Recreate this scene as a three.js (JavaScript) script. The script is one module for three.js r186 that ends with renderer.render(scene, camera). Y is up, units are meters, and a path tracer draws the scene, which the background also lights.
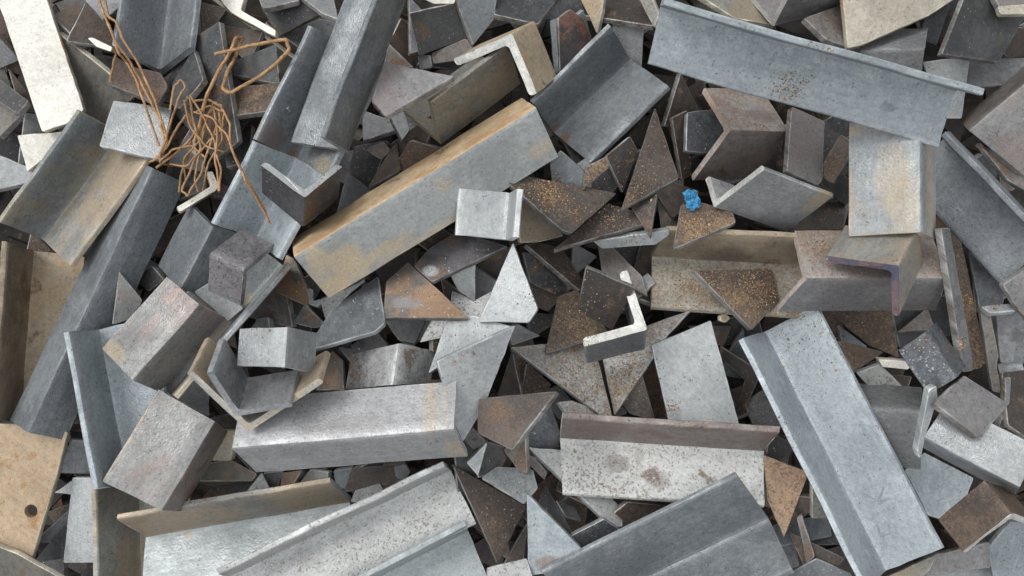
import * as THREE from 'three';
import { mergeGeometries, mergeVertices, toCreasedNormals } from 'three/addons/utils/BufferGeometryUtils.js';
import { ImprovedNoise } from 'three/addons/math/ImprovedNoise.js';

// ---------------------------------------------------------------- camera, sky, sun, exposure
const MM = 0.001;
const scene = new THREE.Scene();
const camera = new THREE.PerspectiveCamera(2 * Math.atan(288 / 820) * 180 / Math.PI, 1024 / 576, 0.02, 200);
camera.position.set(0, 0.615, 0);
camera.up.set(0, 0, -1);
camera.lookAt(0, 0, 0);

const SUN = new THREE.Vector3(-0.55, 0.72, -0.5).normalize();
function overcastSky() {
  const W = 256, H = 128, d = new Float32Array(W * H * 4), v = new THREE.Vector3();
  for (let j = 0; j < H; j++) for (let i = 0; i < W; i++) {
    const el = ((j + 0.5) / H - 0.5) * Math.PI, az = ((i + 0.5) / W - 0.5) * 2 * Math.PI;
    v.set(Math.cos(az) * Math.cos(el), Math.sin(el), Math.sin(az) * Math.cos(el));
    const up = Math.max(v.y, 0), near = Math.pow(Math.max(v.dot(SUN), 0), 3);
    const L = v.y < 0 ? 0.25 : 0.36 + 0.54 * up + 0.75 * near;
    const o = (j * W + i) * 4;
    d[o] = L * 0.985; d[o + 1] = L * 1.0; d[o + 2] = L * 1.01; d[o + 3] = 1;
  }
  const t = new THREE.DataTexture(d, W, H, THREE.RGBAFormat, THREE.FloatType);
  t.mapping = THREE.EquirectangularReflectionMapping; t.magFilter = THREE.LinearFilter; t.needsUpdate = true;
  return t;
}
scene.background = overcastSky();
scene.environment = scene.background;
const sun = new THREE.DirectionalLight(new THREE.Color(1, 0.97, 0.92), 1.3);
sun.position.copy(SUN).multiplyScalar(3);
sun.castShadow = true; sun.shadow.radius = 45; sun.shadow.mapSize.set(2048, 2048);
Object.assign(sun.shadow.camera, { left: -0.7, right: 0.7, top: 0.7, bottom: -0.7, near: 0.5, far: 6 });
scene.add(sun);
const renderer = new THREE.WebGLRenderer({ antialias: true });
renderer.setSize(1024, 576);
renderer.toneMapping = THREE.LinearToneMapping;
renderer.toneMappingExposure = 1.12;
renderer.shadowMap.enabled = true;

// ---------------------------------------------------------------- seeded noise
let seed = 7;
const rnd = () => { seed = (seed + 0x6D2B79F5) | 0; let t = Math.imul(seed ^ (seed >>> 15), 1 | seed); t = (t + Math.imul(t ^ (t >>> 7), 61 | t)) ^ t; return ((t ^ (t >>> 14)) >>> 0) / 4294967296; };
const rr = (a, b) => a + (b - a) * rnd();
const perlin = new ImprovedNoise();
const sm = (a, b, x) => { const t = Math.min(1, Math.max(0, (x - a) / (b - a))); return t * t * (3 - 2 * t); };
const TS = 512;
function layer(f, s0) {                                   // tileable value noise, f cells per side
  const g = new Float32Array(f * f); seed = s0; for (let i = 0; i < f * f; i++) g[i] = rnd();
  const out = new Float32Array(TS * TS);
  for (let y = 0; y < TS; y++) { const gy = y * f / TS, y0 = Math.floor(gy), ty = gy - y0, sy = ty * ty * (3 - 2 * ty), ya = y0 * f, yb = ((y0 + 1) % f) * f;
    for (let x = 0; x < TS; x++) { const gx = x * f / TS, x0 = Math.floor(gx), tx = gx - x0, sx = tx * tx * (3 - 2 * tx), x1 = (x0 + 1) % f;
      out[y * TS + x] = (g[ya + x0] * (1 - sx) + g[ya + x1] * sx) * (1 - sy) + (g[yb + x0] * (1 - sx) + g[yb + x1] * sx) * sy; } }
  return out;
}
const NZ = [3, 6, 12, 24, 48, 96, 192, 256].map((f, i) => layer(f, 101 + i * 17));
const at = (k, x, y) => NZ[k][((y & 511) << 9) | (x & 511)];
const fbm = (x, y, k0, k1) => { let s = 0, a = 1, t = 0; for (let k = k0; k <= k1; k++) { s += a * at(k, x + k * 71, y + k * 37); t += a; a *= 0.62; } return s / t; };
const toSRGB = (c) => 255 * (c <= 0.0031308 ? 12.92 * c : 1.055 * Math.pow(c, 1 / 2.4) - 0.055);
function canvasOf(fill) {
  const d = new Uint8Array(TS * TS * 4);
  for (let y = 0; y < TS; y++) for (let x = 0; x < TS; x++) fill(x, y, d, (y * TS + x) * 4);
  return d;
}
function texture(d, srgb) {
  const t = new THREE.DataTexture(d, TS, TS); t.wrapS = t.wrapT = THREE.RepeatWrapping; t.magFilter = THREE.LinearFilter; t.minFilter = THREE.LinearMipmapLinearFilter; t.generateMipmaps = true;
  if (srgb) t.colorSpace = THREE.SRGBColorSpace; t.needsUpdate = true; return t;
}
// ---------------------------------------------------------------- materials: what each kind of steel is made of
// a, b: the two tones of the scale; rust [colour, share, layer]; tint [colour, share] broad stains; spk [colour, density] pits and specks
const RUST = [0.145, 0.09, 0.058], DUST = [0.25, 0.168, 0.1], OCHRE = [0.45, 0.28, 0.12], DARKSPK = [0.035, 0.035, 0.04], BROWNSPK = [0.12, 0.08, 0.055];
const PALE = [0.6, 0.61, 0.61];
const KIND = {
  silver: { a: [.42, .44, .45], b: [.325, .345, .36], spk: [DARKSPK, .035], rust: [RUST, .006, 1], m: .35 },
  bluesilver: { a: [.36, .41, .445], b: [.275, .315, .35], spk: [DARKSPK, .05], rust: [RUST, .004, 1], pale: .2, m: .4 },
  bluegrey: { a: [.27, .295, .32], b: [.2, .22, .245], spk: [DARKSPK, .06], rust: [RUST, .01, 2], pale: .08, m: .4 },
  silverblue: { a: [.385, .425, .44], b: [.315, .35, .365], spk: [DARKSPK, .05], rust: [DUST, .006, 1], m: .3 },
  silverspeck: { a: [.46, .475, .47], b: [.37, .38, .38], spk: [BROWNSPK, .27], rust: [RUST, .012, 2], m: .25 },
  rustwhite: { a: [.6, .61, .6], b: [.48, .49, .48], spk: [BROWNSPK, .34], rust: [RUST, .045, 1], m: .2 },
  silvergrey: { a: [.37, .385, .395], b: [.27, .285, .3], spk: [DARKSPK, .05], rust: [RUST, .01, 1], m: .35 },
  silverpink: { a: [.265, .268, .264], b: [.185, .188, .186], tint: [[.255, .212, .2], .32], spk: [DARKSPK, .1], rust: [RUST, .01, 2], m: .3 },
  silverpurple: { a: [.38, .385, .4], b: [.29, .295, .312], spk: [BROWNSPK, .13], rust: [OCHRE, .005, 0], m: .3 },
  silverrust: { a: [.4, .41, .41], b: [.25, .25, .26], spk: [BROWNSPK, .18], rust: [RUST, .07, 1], m: .25 },
  silvergrit: { a: [.4, .4, .39], b: [.25, .24, .23], spk: [BROWNSPK, .34], rust: [DUST, .3, 2], grain: 1, m: .15 },
  grey: { a: [.225, .235, .245], b: [.15, .157, .167], spk: [DARKSPK, .1], rust: [RUST, .012, 1], m: .35 },
  dullgrey: { a: [.17, .165, .16], b: [.11, .108, .108], tint: [[.16, .125, .1], .3], spk: [DARKSPK, .1], rust: [RUST, .02, 1], m: .3 },
  greytan: { a: [.3, .29, .265], b: [.21, .205, .195], tint: [[.34, .27, .19], .4], spk: [DARKSPK, .07], rust: [OCHRE, .005, 1], m: .2 },
  olivegrey: { a: [.24, .235, .21], b: [.165, .165, .15], tint: [[.26, .21, .15], .3], spk: [DARKSPK, .1], rust: [RUST, .012, 1], m: .2 },
  olive: { a: [.15, .142, .122], b: [.1, .096, .085], spk: [DARKSPK, .1], rust: [RUST, .02, 1], m: .2 },
  olivescale: { a: [.18, .2, .205], b: [.13, .145, .15], tint: [[.22, .195, .15], .35], spk: [DARKSPK, .06], rust: [RUST, .006, 1], m: .35 },
  scale: { a: [.195, .215, .232], b: [.135, .15, .166], spk: [DARKSPK, .05], rust: [RUST, .008, 1], pale: .07, m: .4 },
  darkblue: { a: [.125, .136, .15], b: [.078, .086, .098], spk: [PALE, .02], rust: [RUST, .012, 1], pale: .09, m: .4 },
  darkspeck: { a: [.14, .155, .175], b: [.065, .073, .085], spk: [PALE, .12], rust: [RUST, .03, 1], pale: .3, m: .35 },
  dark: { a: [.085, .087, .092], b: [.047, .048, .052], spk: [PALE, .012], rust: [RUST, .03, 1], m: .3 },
  brown: { a: [.125, .096, .08], b: [.07, .056, .049], spk: [DARKSPK, .14], rust: [RUST, .09, 1], m: .15 },
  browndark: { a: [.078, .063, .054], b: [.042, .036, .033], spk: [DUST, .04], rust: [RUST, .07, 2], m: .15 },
  brownspeck: { a: [.088, .068, .057], b: [.052, .042, .037], spk: [PALE, .02], rust: [RUST, .08, 2], grain: 1, m: .1 },
  browngrit: { a: [.1, .083, .073], b: [.058, .049, .045], spk: [DUST, .1], rust: [DUST, .08, 2], grain: 1, m: .1 },
  purple: { a: [.265, .258, .263], b: [.18, .175, .18], tint: [[.23, .205, .2], .25], spk: [DARKSPK, .09], rust: [RUST, .012, 1], m: .3 },
  purpledark: { a: [.115, .11, .118], b: [.07, .068, .075], spk: [PALE, .02], rust: [RUST, .02, 1], m: .3 },
  purplespeck: { a: [.235, .225, .24], b: [.15, .145, .155], spk: [[.03, .025, .03], .28], rust: [RUST, .006, 1], m: .3 },
  pinkgrit: { a: [.35, .315, .3], b: [.24, .215, .2], tint: [[.24, .18, .16], .35], spk: [BROWNSPK, .14], rust: [DUST, .2, 1], grain: 1, m: .2 },
  reddish: { a: [.27, .235, .22], b: [.18, .157, .148], tint: [[.19, .135, .12], .3], spk: [DARKSPK, .08], rust: [RUST, .03, 1], m: .2 },
  rust: { a: [.115, .083, .064], b: [.065, .05, .042], spk: [DARKSPK, .16], rust: [RUST, .3, 2], grain: 1, m: 0 },
  rustgrey: { a: [.21, .19, .175], b: [.12, .11, .105], spk: [DARKSPK, .16], rust: [RUST, .09, 1], m: .15 },
  rustgrit: { a: [.125, .094, .074], b: [.07, .054, .045], spk: [DUST, .16], rust: [DUST, .2, 2], grain: 1, m: 0 },
  redrust: { a: [.085, .078, .08], b: [.055, .051, .055], tint: [[.19, .085, .06], .25], spk: [DARKSPK, .12], rust: [[.19, .095, .065], .1, 1], m: .15 },
  heatbrown: { a: [.16, .138, .125], b: [.095, .085, .082], tint: [[.26, .165, .1], .3], spk: [PALE, .04], rust: [RUST, .03, 1], m: .25 },
  orange: { a: [.31, .21, .135], b: [.22, .145, .098], spk: [[.06, .035, .025], .26], rust: [OCHRE, .12, 2], grain: 1, m: 0 },
  tan: { a: [.44, .36, .255], b: [.3, .25, .19], tint: [[.42, .3, .18], .35], spk: [BROWNSPK, .1], rust: [RUST, .02, 1], m: .05 },
  tandark: { a: [.27, .22, .165], b: [.16, .135, .105], tint: [[.33, .27, .2], .3], spk: [BROWNSPK, .1], rust: [RUST, .03, 1], m: .1 },
  ochre: { a: [.52, .395, .255], b: [.37, .275, .17], tint: [[.34, .21, .115], .3], spk: [BROWNSPK, .08], rust: [RUST, .02, 1], m: 0 },
  tanpatch: { a: [.325, .34, .34], b: [.25, .265, .265], spk: [DARKSPK, .03], rust: [[.45, .34, .21], .02, 0], m: .2 },
  tanblue: { a: [.33, .35, .365], b: [.25, .27, .285], tint: [[.36, .3, .225], .12], spk: [BROWNSPK, .08], rust: [OCHRE, .005, 1], pale: .15, m: .2 },
  tanplate: { a: [.44, .335, .225], b: [.35, .262, .172], spk: [[.16, .08, .035], .08], rust: [[.3, .16, .07], .02, 2], m: 0 },
  cream: { a: [.52, .485, .405], b: [.38, .35, .29], spk: [BROWNSPK, .08], rust: [OCHRE, .02, 1], m: .1 },
  creamgrit: { a: [.38, .355, .305], b: [.26, .235, .2], spk: [BROWNSPK, .2], rust: [DUST, .25, 1], grain: 1, m: .1 },
  white: { a: [.78, .765, .7], b: [.64, .62, .56], spk: [BROWNSPK, .04], rust: [DUST, .008, 1], m: 0 },
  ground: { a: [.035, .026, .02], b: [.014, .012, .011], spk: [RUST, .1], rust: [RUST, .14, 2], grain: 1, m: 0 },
  wire: { a: [.45, .27, .14], b: [.31, .17, .085], spk: [[.1, .045, .02], .3], rust: [OCHRE, .1, 2], grain: 1, m: 0 },
  edge: { a: [.34, .335, .325], b: [.19, .185, .18], spk: [BROWNSPK, .14], rust: [RUST, .05, 2], m: .3 },
  bright: { a: [.68, .68, .65], b: [.5, .5, .48], spk: [BROWNSPK, .06], rust: [OCHRE, .01, 2], m: .35 },
  heat: { a: [.1, .125, .2], b: [.14, .1, .145], tint: [[.3, .18, .15], .3], spk: [DARKSPK, .1], rust: [RUST, .02, 1], m: .5 },
};
for (const K of Object.values(KIND)) for (const c of [K.a, K.b]) if (c[2] > c[0]) { c[2] = c[0] + .82 * (c[2] - c[0]); c[1] = c[0] + .86 * (c[1] - c[0]); }
const mapOf = {};
const mix = (c, d, t) => { c[0] += (d[0] - c[0]) * t; c[1] += (d[1] - c[1]) * t; c[2] += (d[2] - c[2]) * t; };
const thr = (s) => 0.74 - 0.42 * Math.sqrt(s);               // share of a patch -> threshold on the noise
function steel(K, X, Y, c) {
  const n = fbm(X, Y, 0, 4), f = fbm(X + 9, Y + 5, 4, 7), fine = at(7, X, Y) * .5 + at(6, X + 3, Y) * .5;
  for (let k = 0; k < 3; k++) c[k] = K.a[k];
  mix(c, K.b, sm(.34, .66, n * .6 + f * .4));
  if (K.tint) mix(c, K.tint[0], .8 * sm(thr(K.tint[1]) - .06, thr(K.tint[1]) + .12, fbm(X + 200, Y + 90, 0, 4)));
  const g = 1 + (fine - .5) * (K.grain ? .6 : .28) + (at(5, X, Y) - .5) * .16 + (at(4, X + 5, Y + 8) - .5) * .06; for (let k = 0; k < 3; k++) c[k] *= g;
  if (K.pale) mix(c, PALE, K.pale * 2 * sm(.55, .8, fbm(X + 40, Y + 170, 2, 5)) * sm(.35, .75, fine));
  const fd = at(5, X + 310, Y + 45) * .4 + at(6, X + 51, Y + 210) * .6, rs = K.grain ? .5 * fbm(X + 310, Y + 210, 1, 4) + .5 * fd : fbm(X + 310, Y + 210, K.rust[2], 6), rt = K.rust[1] < .015 ? 2 : thr(K.rust[1]);
  const r = sm(rt - .03, rt + .1, rs + (fine - .5) * .2 + (at(5, X + 91, Y) - .5) * .08);
  if (r > 0) { const q = .65 + .8 * at(6, X + 77, Y + 31); mix(c, [K.rust[0][0] * q, K.rust[0][1] * q, K.rust[0][2] * q], .8 * r); }
  const s = at(5, X + 130, Y + 50) * .55 + at(6, X + 20, Y + 90) * .45, dens = K.spk[1] * (.4 + 1.2 * at(1, X + 60, Y + 60));
  mix(c, K.spk[0], .6 * sm(thr(dens) + .12, thr(dens) + .22, s));
  const st = 1 + (at(5, (X >> 4) + 19, Y + 7) - .5) * .1 + (at(6, (X >> 3) + 57, Y + 77) - .5) * .08; for (let k = 0; k < 3; k++) c[k] *= st;   // faint rolling streaks
  return fine;
}
const put = (D, i, c) => { for (let k = 0; k < 3; k++) D[i + k] = toSRGB(Math.min(.92, Math.max(.008, c[k]))); D[i + 3] = 255; };
function colourMap(kind) {
  if (mapOf[kind]) return mapOf[kind];
  const K = KIND[kind], o = Object.keys(KIND).indexOf(kind) * 53, c = [0, 0, 0];
  return (mapOf[kind] = texture(canvasOf((x, y, D, i) => { steel(K, x + o, y + o * 3, c); put(D, i, c); }), true));
}
// a map of its own for a piece that carries stains: [flange, x, u, rx, ry, stuff, strength] in millimetres on the piece
const STUFF = { tan: [.46, .365, .24], ochre: [.42, .3, .165], rust: [.2, .11, .06], brown: [.13, .092, .07], red: [.42, .24, .22], pale: [.5, .51, .52], orange: [.34, .21, .12], soot: [.05, .05, .05], blue: [.27, .31, .35] };
let heroes = 0;
function stainedMap(kind, tile, stains, W) {
  const K = KIND[kind], o = 977 * ++heroes, c = [0, 0, 0], z = tile / TILE, q = [0, 0, 0];
  const folded = stains.flatMap(([f, x, u, rx, ry, m, k]) => W ? [[x, (f ? -1 : 1) * u, rx, ry, m, k], [x, (f ? -1 : 1) * (2 * W[f] + 1 - u), rx, ry, m, k]] : [[x, u, rx, ry, m, k]]);
  return texture(canvasOf((x, y, D, i) => {
    const X = Math.round(x * z) + o, Y = Math.round(y * z) + o * 3, fine = steel(K, X, Y, c);
    let a = x / TS * tile, b = y / TS * tile; const w = .55 * fbm(X + 99, Y + 55, 1, 3) + .45 * fbm(X + 12, Y + 250, 3, 6) - .5;
    for (const [sx, su, rx, ry, m, k] of folded) {
      let dx = a - sx, dy = b - su; dx -= tile * Math.round(dx / tile); dy -= tile * Math.round(dy / tile);
      const d = (dx / rx) ** 2 + (dy / ry) ** 2; if (d > 4) continue;
      const g = .75 + .5 * fine; for (let e = 0; e < 3; e++) q[e] = STUFF[m][e] * g;
      mix(c, q, k * .95 * (.55 + .9 * (fine - .25)) * sm(1.7, .3, d + w * 3.2 + (fine - .5) * 1.8));
    }
    put(D, i, c);
  }), true);
}
const bumpFine = texture(canvasOf((x, y, D, i) => { const v = 255 * (.3 * fbm(x, y, 3, 5) + .45 * at(6, x, y) + .25 * at(7, x, y)); D[i] = D[i + 1] = D[i + 2] = v; D[i + 3] = 255; }));
const bumpRough = texture(canvasOf((x, y, D, i) => { const v = 255 * Math.min(1, .35 * fbm(x, y, 2, 4) + .4 * at(5, x + 5, y) + .35 * at(6, x, y)); D[i] = D[i + 1] = D[i + 2] = v; D[i + 3] = 255; }));
const roughMap = texture(canvasOf((x, y, D, i) => { const v = 255 * Math.min(1, .24 + 1.0 * fbm(x + 30, y + 60, 1, 6) + .16 * (at(6, (x >> 3) + 5, y) - .3)); D[i] = D[i + 1] = D[i + 2] = v; D[i + 3] = 255; }));
function material(kind, tone = 1, map = colourMap(kind)) {
  const K = KIND[kind], rusty = !!K.grain;
  return new THREE.MeshStandardMaterial({ name: kind, color: new THREE.Color(tone, tone, tone), map, metalness: K.m, roughness: rusty ? .95 : .68, roughnessMap: roughMap, bumpMap: rusty ? bumpRough : bumpFine, bumpScale: rusty ? .0005 : .00026, vertexColors: true });
}
const TILE = 150;                                          // millimetres that one texture covers
const used = {};
function numbered(n) { const k = used[n] = (used[n] ?? -1) + 1; return k ? n + '_' + String(k).padStart(3, '0') : n; }
function tag(o, label, category, group, kind) {
  o.userData = { label, category }; if (group) o.userData.group = group; if (kind) o.userData.kind = kind; return o;
}
function mesh(name, g, m, parent) {
  const o = new THREE.Mesh(g, m); o.name = parent === scene ? numbered(name) : name; o.castShadow = o.receiveShadow = true; parent.add(o); return o;
}
// quads and triangles with uv in tiles and a tint per vertex for worn edges and painted gloss -> geometry in metres with creased normals
class Build {
  constructor(ou, ov, turn, tile = TILE) { this.t = tile; this.p = []; this.uv = []; this.c = []; this.o = [ou, ov, Math.cos(turn), Math.sin(turn)]; }
  v(P) { this.p.push(P[0] * MM, P[1] * MM, P[2] * MM); const [ou, ov, cs, sn] = this.o, a = P[3] / this.t, b = P[4] / this.t; this.uv.push(a * cs - b * sn + ou, a * sn + b * cs + ov); const w = P[5] ?? 1; this.c.push(w, w, w); }
  tri(a, b, c) { this.v(a); this.v(b); this.v(c); }
  quad(a, b, c, d) { this.tri(a, b, c); this.tri(a, c, d); }
  done(crease = .6) {
    let g = new THREE.BufferGeometry();
    g.setAttribute('position', new THREE.Float32BufferAttribute(this.p, 3)); g.setAttribute('uv', new THREE.Float32BufferAttribute(this.uv, 2)); g.setAttribute('color', new THREE.Float32BufferAttribute(this.c, 3));
    return toCreasedNormals(g, crease);
  }
}
const worn = (x, y, z, most) => 1 + most * (.1 + .9 * sm(-.1, .5, perlin.noise(x * .11, y * .11, z * .11) + .4 * perlin.noise(x * .5, y * .5, z * .5)));  // edge brightening: worn metal, plus gloss painted on the folds of angles
// ---------------------------------------------------------------- one offcut of rolled steel angle: two flanges that meet at a mitre, two sawn ends
const T = 5;                                               // usual thickness in millimetres
function angleOffcut(label, kind, pos, rot, L, W1, W2, sh, opt = {}) {
  const o = new THREE.Group(); o.name = numbered('angle_offcut'); scene.add(o);
  o.position.set(pos[0] * MM, pos[1] * MM, pos[2] * MM); o.rotation.set(...rot.map((a) => a * Math.PI / 180));
  tag(o, label, 'steel angle', 'steel angle offcuts in the scrap heap');
  const q = rr(0, 50), st = opt.stains, tile = st ? Math.max(L + 24, 2 * (W1 + W2) + 20) : TILE, ou = st ? 0 : rnd(), ov = st ? 0 : rnd(), m = material(kind, rr(.92, 1.08), st && stainedMap(kind, tile, st, [W1, W2]));
  const wear = opt.wear ?? (KIND[kind].grain ? .4 : .7), T = opt.t ?? 5, ro = 2.3, rf = 3.2, rt = T * .52;
  const profile = (W) => {                                 // [along the flange, across it, path length, brightening for worn toes and painted fold gloss], mitre to mitre
    const P = []; let s = 0;
    const add = (a, b, w = 0) => { if (P.length) { const l = P[P.length - 1]; s += Math.hypot(a - l[0], b - l[1]); } P.push([a, b, s, w]); };
    for (const t of [225, 236, 247, 258, 270]) add(ro + ro * Math.cos(t * Math.PI / 180), ro + ro * Math.sin(t * Math.PI / 180), .45);  // lighter line along the outer fold paints in its gloss
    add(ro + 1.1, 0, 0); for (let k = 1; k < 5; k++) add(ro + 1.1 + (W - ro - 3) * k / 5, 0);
    add(W - 1.8, 0, 0); add(W - .7, 0, .8); add(W, .7, 1); add(W, T - rt, .7);  // toe brightening: polished metal and the light it catches, both in the colour
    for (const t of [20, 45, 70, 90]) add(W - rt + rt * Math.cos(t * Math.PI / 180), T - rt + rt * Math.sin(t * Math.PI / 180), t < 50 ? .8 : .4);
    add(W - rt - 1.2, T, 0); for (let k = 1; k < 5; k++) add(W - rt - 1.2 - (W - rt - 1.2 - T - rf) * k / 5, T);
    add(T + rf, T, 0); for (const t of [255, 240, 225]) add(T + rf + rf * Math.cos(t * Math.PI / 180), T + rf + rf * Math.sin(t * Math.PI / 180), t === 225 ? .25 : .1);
    return P;
  };
  const n = Math.max(4, Math.round(L / 9)), place = (k, u, v) => {
    const e0 = sh[0] * u / W1 + sh[2] * v / W2, e1 = sh[1] * u / W1 + sh[3] * v / W2, t = k / n;
    let x = e0 + (L + e1 - e0) * t; if (k === 0 || k === n) x += .6 * perlin.noise(u * .35 + q, v * .35, k) + .5 * perlin.noise(u * .12 + q, v * .1, k + 4);
    const w = .6, b = perlin.noise(x * .03 + q, u * .03, v * .03), c = perlin.noise(x * .03, u * .03 + q, v * .03 + 7);
    const bow = 1.1 * perlin.noise(x * .011 + q * 3, 5, 2), twist = .02 * perlin.noise(x * .013, q * 3, 9); return [x, u + w * b + bow - twist * v, v + w * c + bow * .6 + twist * u];
  };
  for (const f of [0, 1]) {
    const P = profile(f ? W2 : W1), fm = f && opt.kind2 ? material(opt.kind2, rr(.92, 1.08), st && stainedMap(opt.kind2, tile, st, [W1, W2])) : m, B = new Build(st ? 0 : ou + f * .37, ov, 0, tile);
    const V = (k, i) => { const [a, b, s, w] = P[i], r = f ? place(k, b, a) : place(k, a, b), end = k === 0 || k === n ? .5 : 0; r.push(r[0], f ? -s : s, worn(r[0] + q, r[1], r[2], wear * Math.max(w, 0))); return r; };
    for (let k = 0; k < n; k++) for (let i = 0; i < P.length - 1; i++) { const A = V(k, i), C = V(k, i + 1), D = V(k + 1, i + 1), E = V(k + 1, i); f ? B.quad(A, E, D, C) : B.quad(A, C, D, E); }
    const fl = mesh('flange', B.done(), fm, o);
    if (f && opt.kind2) fl.userData = { label: opt.kind2label };
  }
  const em = material(opt.endmat ?? kind, opt.endmat ? .85 : 1.4);
  const A = profile(W1), C = profile(W2), ring = [...A.map((p) => [p[0], p[1]]), ...C.map((p) => [p[1], p[0]]).reverse().slice(1)];
  const tris = THREE.ShapeUtils.triangulateShape(ring.map((p) => new THREE.Vector2(...p)), []);
  for (const k of [0, n]) {
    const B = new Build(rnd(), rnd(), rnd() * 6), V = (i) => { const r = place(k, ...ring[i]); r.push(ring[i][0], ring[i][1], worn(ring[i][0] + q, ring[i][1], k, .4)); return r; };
    for (const [a, b, c] of tris) k ? B.tri(V(a), V(b), V(c)) : B.tri(V(a), V(c), V(b));
    const e = mesh('cut_end', B.done(.3), em, o);
    if (opt.endlabel) e.userData = { label: opt.endlabel };
  }
  return o;
}
// ---------------------------------------------------------------- one flat offcut: outline in millimetres round its middle, slope of its face, thickness
function plateOffcut(name, label, kind, pos, slope, out, th = 5.4, hole, st) {
  const ext = st && 1.1 * 2 * Math.max(...out.map(Math.abs)), q = rr(0, 90), m = material(kind, rr(.9, 1.1), st && stainedMap(kind, ext, st)), wear = KIND[kind].grain ? .7 : 1.05;
  const N = new THREE.Vector3(-slope[0], 1, -slope[1]).normalize();
  let pts = []; for (let i = 0; i < out.length; i += 2) pts.push(new THREE.Vector2(out[i], out[i + 1]));
  if (THREE.ShapeUtils.area(pts) < 0) pts.reverse();
  // round the corners a little, then break the long sides so that the cut can waver
  const R = []; pts.forEach((p, i) => {
    const a = pts[(i + pts.length - 1) % pts.length], b = pts[(i + 1) % pts.length], la = p.distanceTo(a), lb = p.distanceTo(b), r = Math.min(1.5, la * .25, lb * .25);
    const p0 = p.clone().lerp(a, r / la), p1 = p.clone().lerp(b, r / lb);
    R.push(p0, p0.clone().lerp(p1, .5).lerp(p, .4), p1);
    const k = Math.floor((lb - 2 * r) / 7); for (let j = 1; j < k; j++) R.push(p1.clone().lerp(b.clone().lerp(p, Math.min(1.5, lb * .25) / lb), j / k));
  });
  const M = R.length, nor = R.map((p, i) => { const a = R[(i + M - 1) % M], b = R[(i + 1) % M]; return new THREE.Vector2(b.y - a.y, a.x - b.x).normalize(); });
  R.forEach((p, i) => p.addScaledVector(nor[i], .45 * perlin.noise(p.x * .16 + q, p.y * .16, 3)));
  const B = st ? new Build(0, 0, 0, ext) : new Build(rnd(), rnd(), rnd() * 6.28);
  const at3 = (p, depth, w) => [p.x - N.x * depth, slope[0] * p.x + slope[1] * p.y - N.y * depth + .3 * perlin.noise(p.x * .04 + q, p.y * .04, 1), p.y - N.z * depth, p.x, p.y + depth, w];
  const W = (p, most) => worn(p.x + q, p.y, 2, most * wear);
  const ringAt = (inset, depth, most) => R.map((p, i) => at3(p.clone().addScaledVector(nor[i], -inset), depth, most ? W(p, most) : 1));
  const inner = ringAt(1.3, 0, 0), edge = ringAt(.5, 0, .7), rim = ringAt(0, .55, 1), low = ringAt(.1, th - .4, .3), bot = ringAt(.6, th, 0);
  const E = new Build(rnd(), rnd(), rnd() * 6.28), holes = []; if (hole) { const h = []; for (let i = 0; i < 24; i++) h.push(new THREE.Vector2(hole[0] + hole[2] * Math.cos(-i / 24 * 6.2832), hole[1] + hole[2] * Math.sin(-i / 24 * 6.2832))); holes.push(h); }
  const flat2 = R.map((p, i) => p.clone().addScaledVector(nor[i], -1.3)), F = THREE.ShapeUtils.triangulateShape(flat2, holes), all = [...inner], under = [...bot];
  for (const h of holes) for (const p of h) { all.push(at3(p, 0, 1)); under.push(at3(p, th, 1)); }
  for (const [a, b, c] of F) { B.tri(all[a], all[c], all[b]); B.tri(under[a], under[b], under[c]); }
  for (let i = 0; i < M; i++) { const j = (i + 1) % M; for (const [u, v] of [[inner, edge], [low, bot]]) B.quad(u[i], u[j], v[j], v[i]); for (const [u, v] of [[edge, rim], [rim, low]]) E.quad(u[i], u[j], v[j], v[i]); }
  if (hole) for (let i = 0; i < 24; i++) { const a = M + i, b = M + (i + 1) % 24; B.quad(all[a], all[b], under[b], under[a]); }
  const o = mesh(name, B.done(.5), m, scene); mesh('cut_edge', E.done(.5), material(/silver|blue/.test(kind) ? 'silver' : /tan|cream|white|olive/.test(kind) ? 'cream' : 'edge', rr(.55, .95)), o); o.position.set(pos[0] * MM, pos[1] * MM, pos[2] * MM);
  return tag(o, label, { plate_offcut: 'steel plate', triangle_offcut: 'steel triangle', metal_strip: 'metal strip' }[name], { plate_offcut: 'flat steel offcuts in the scrap heap', triangle_offcut: 'triangular steel offcuts in the scrap heap', metal_strip: 'narrow metal strips in the scrap heap' }[name]);
}

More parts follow.
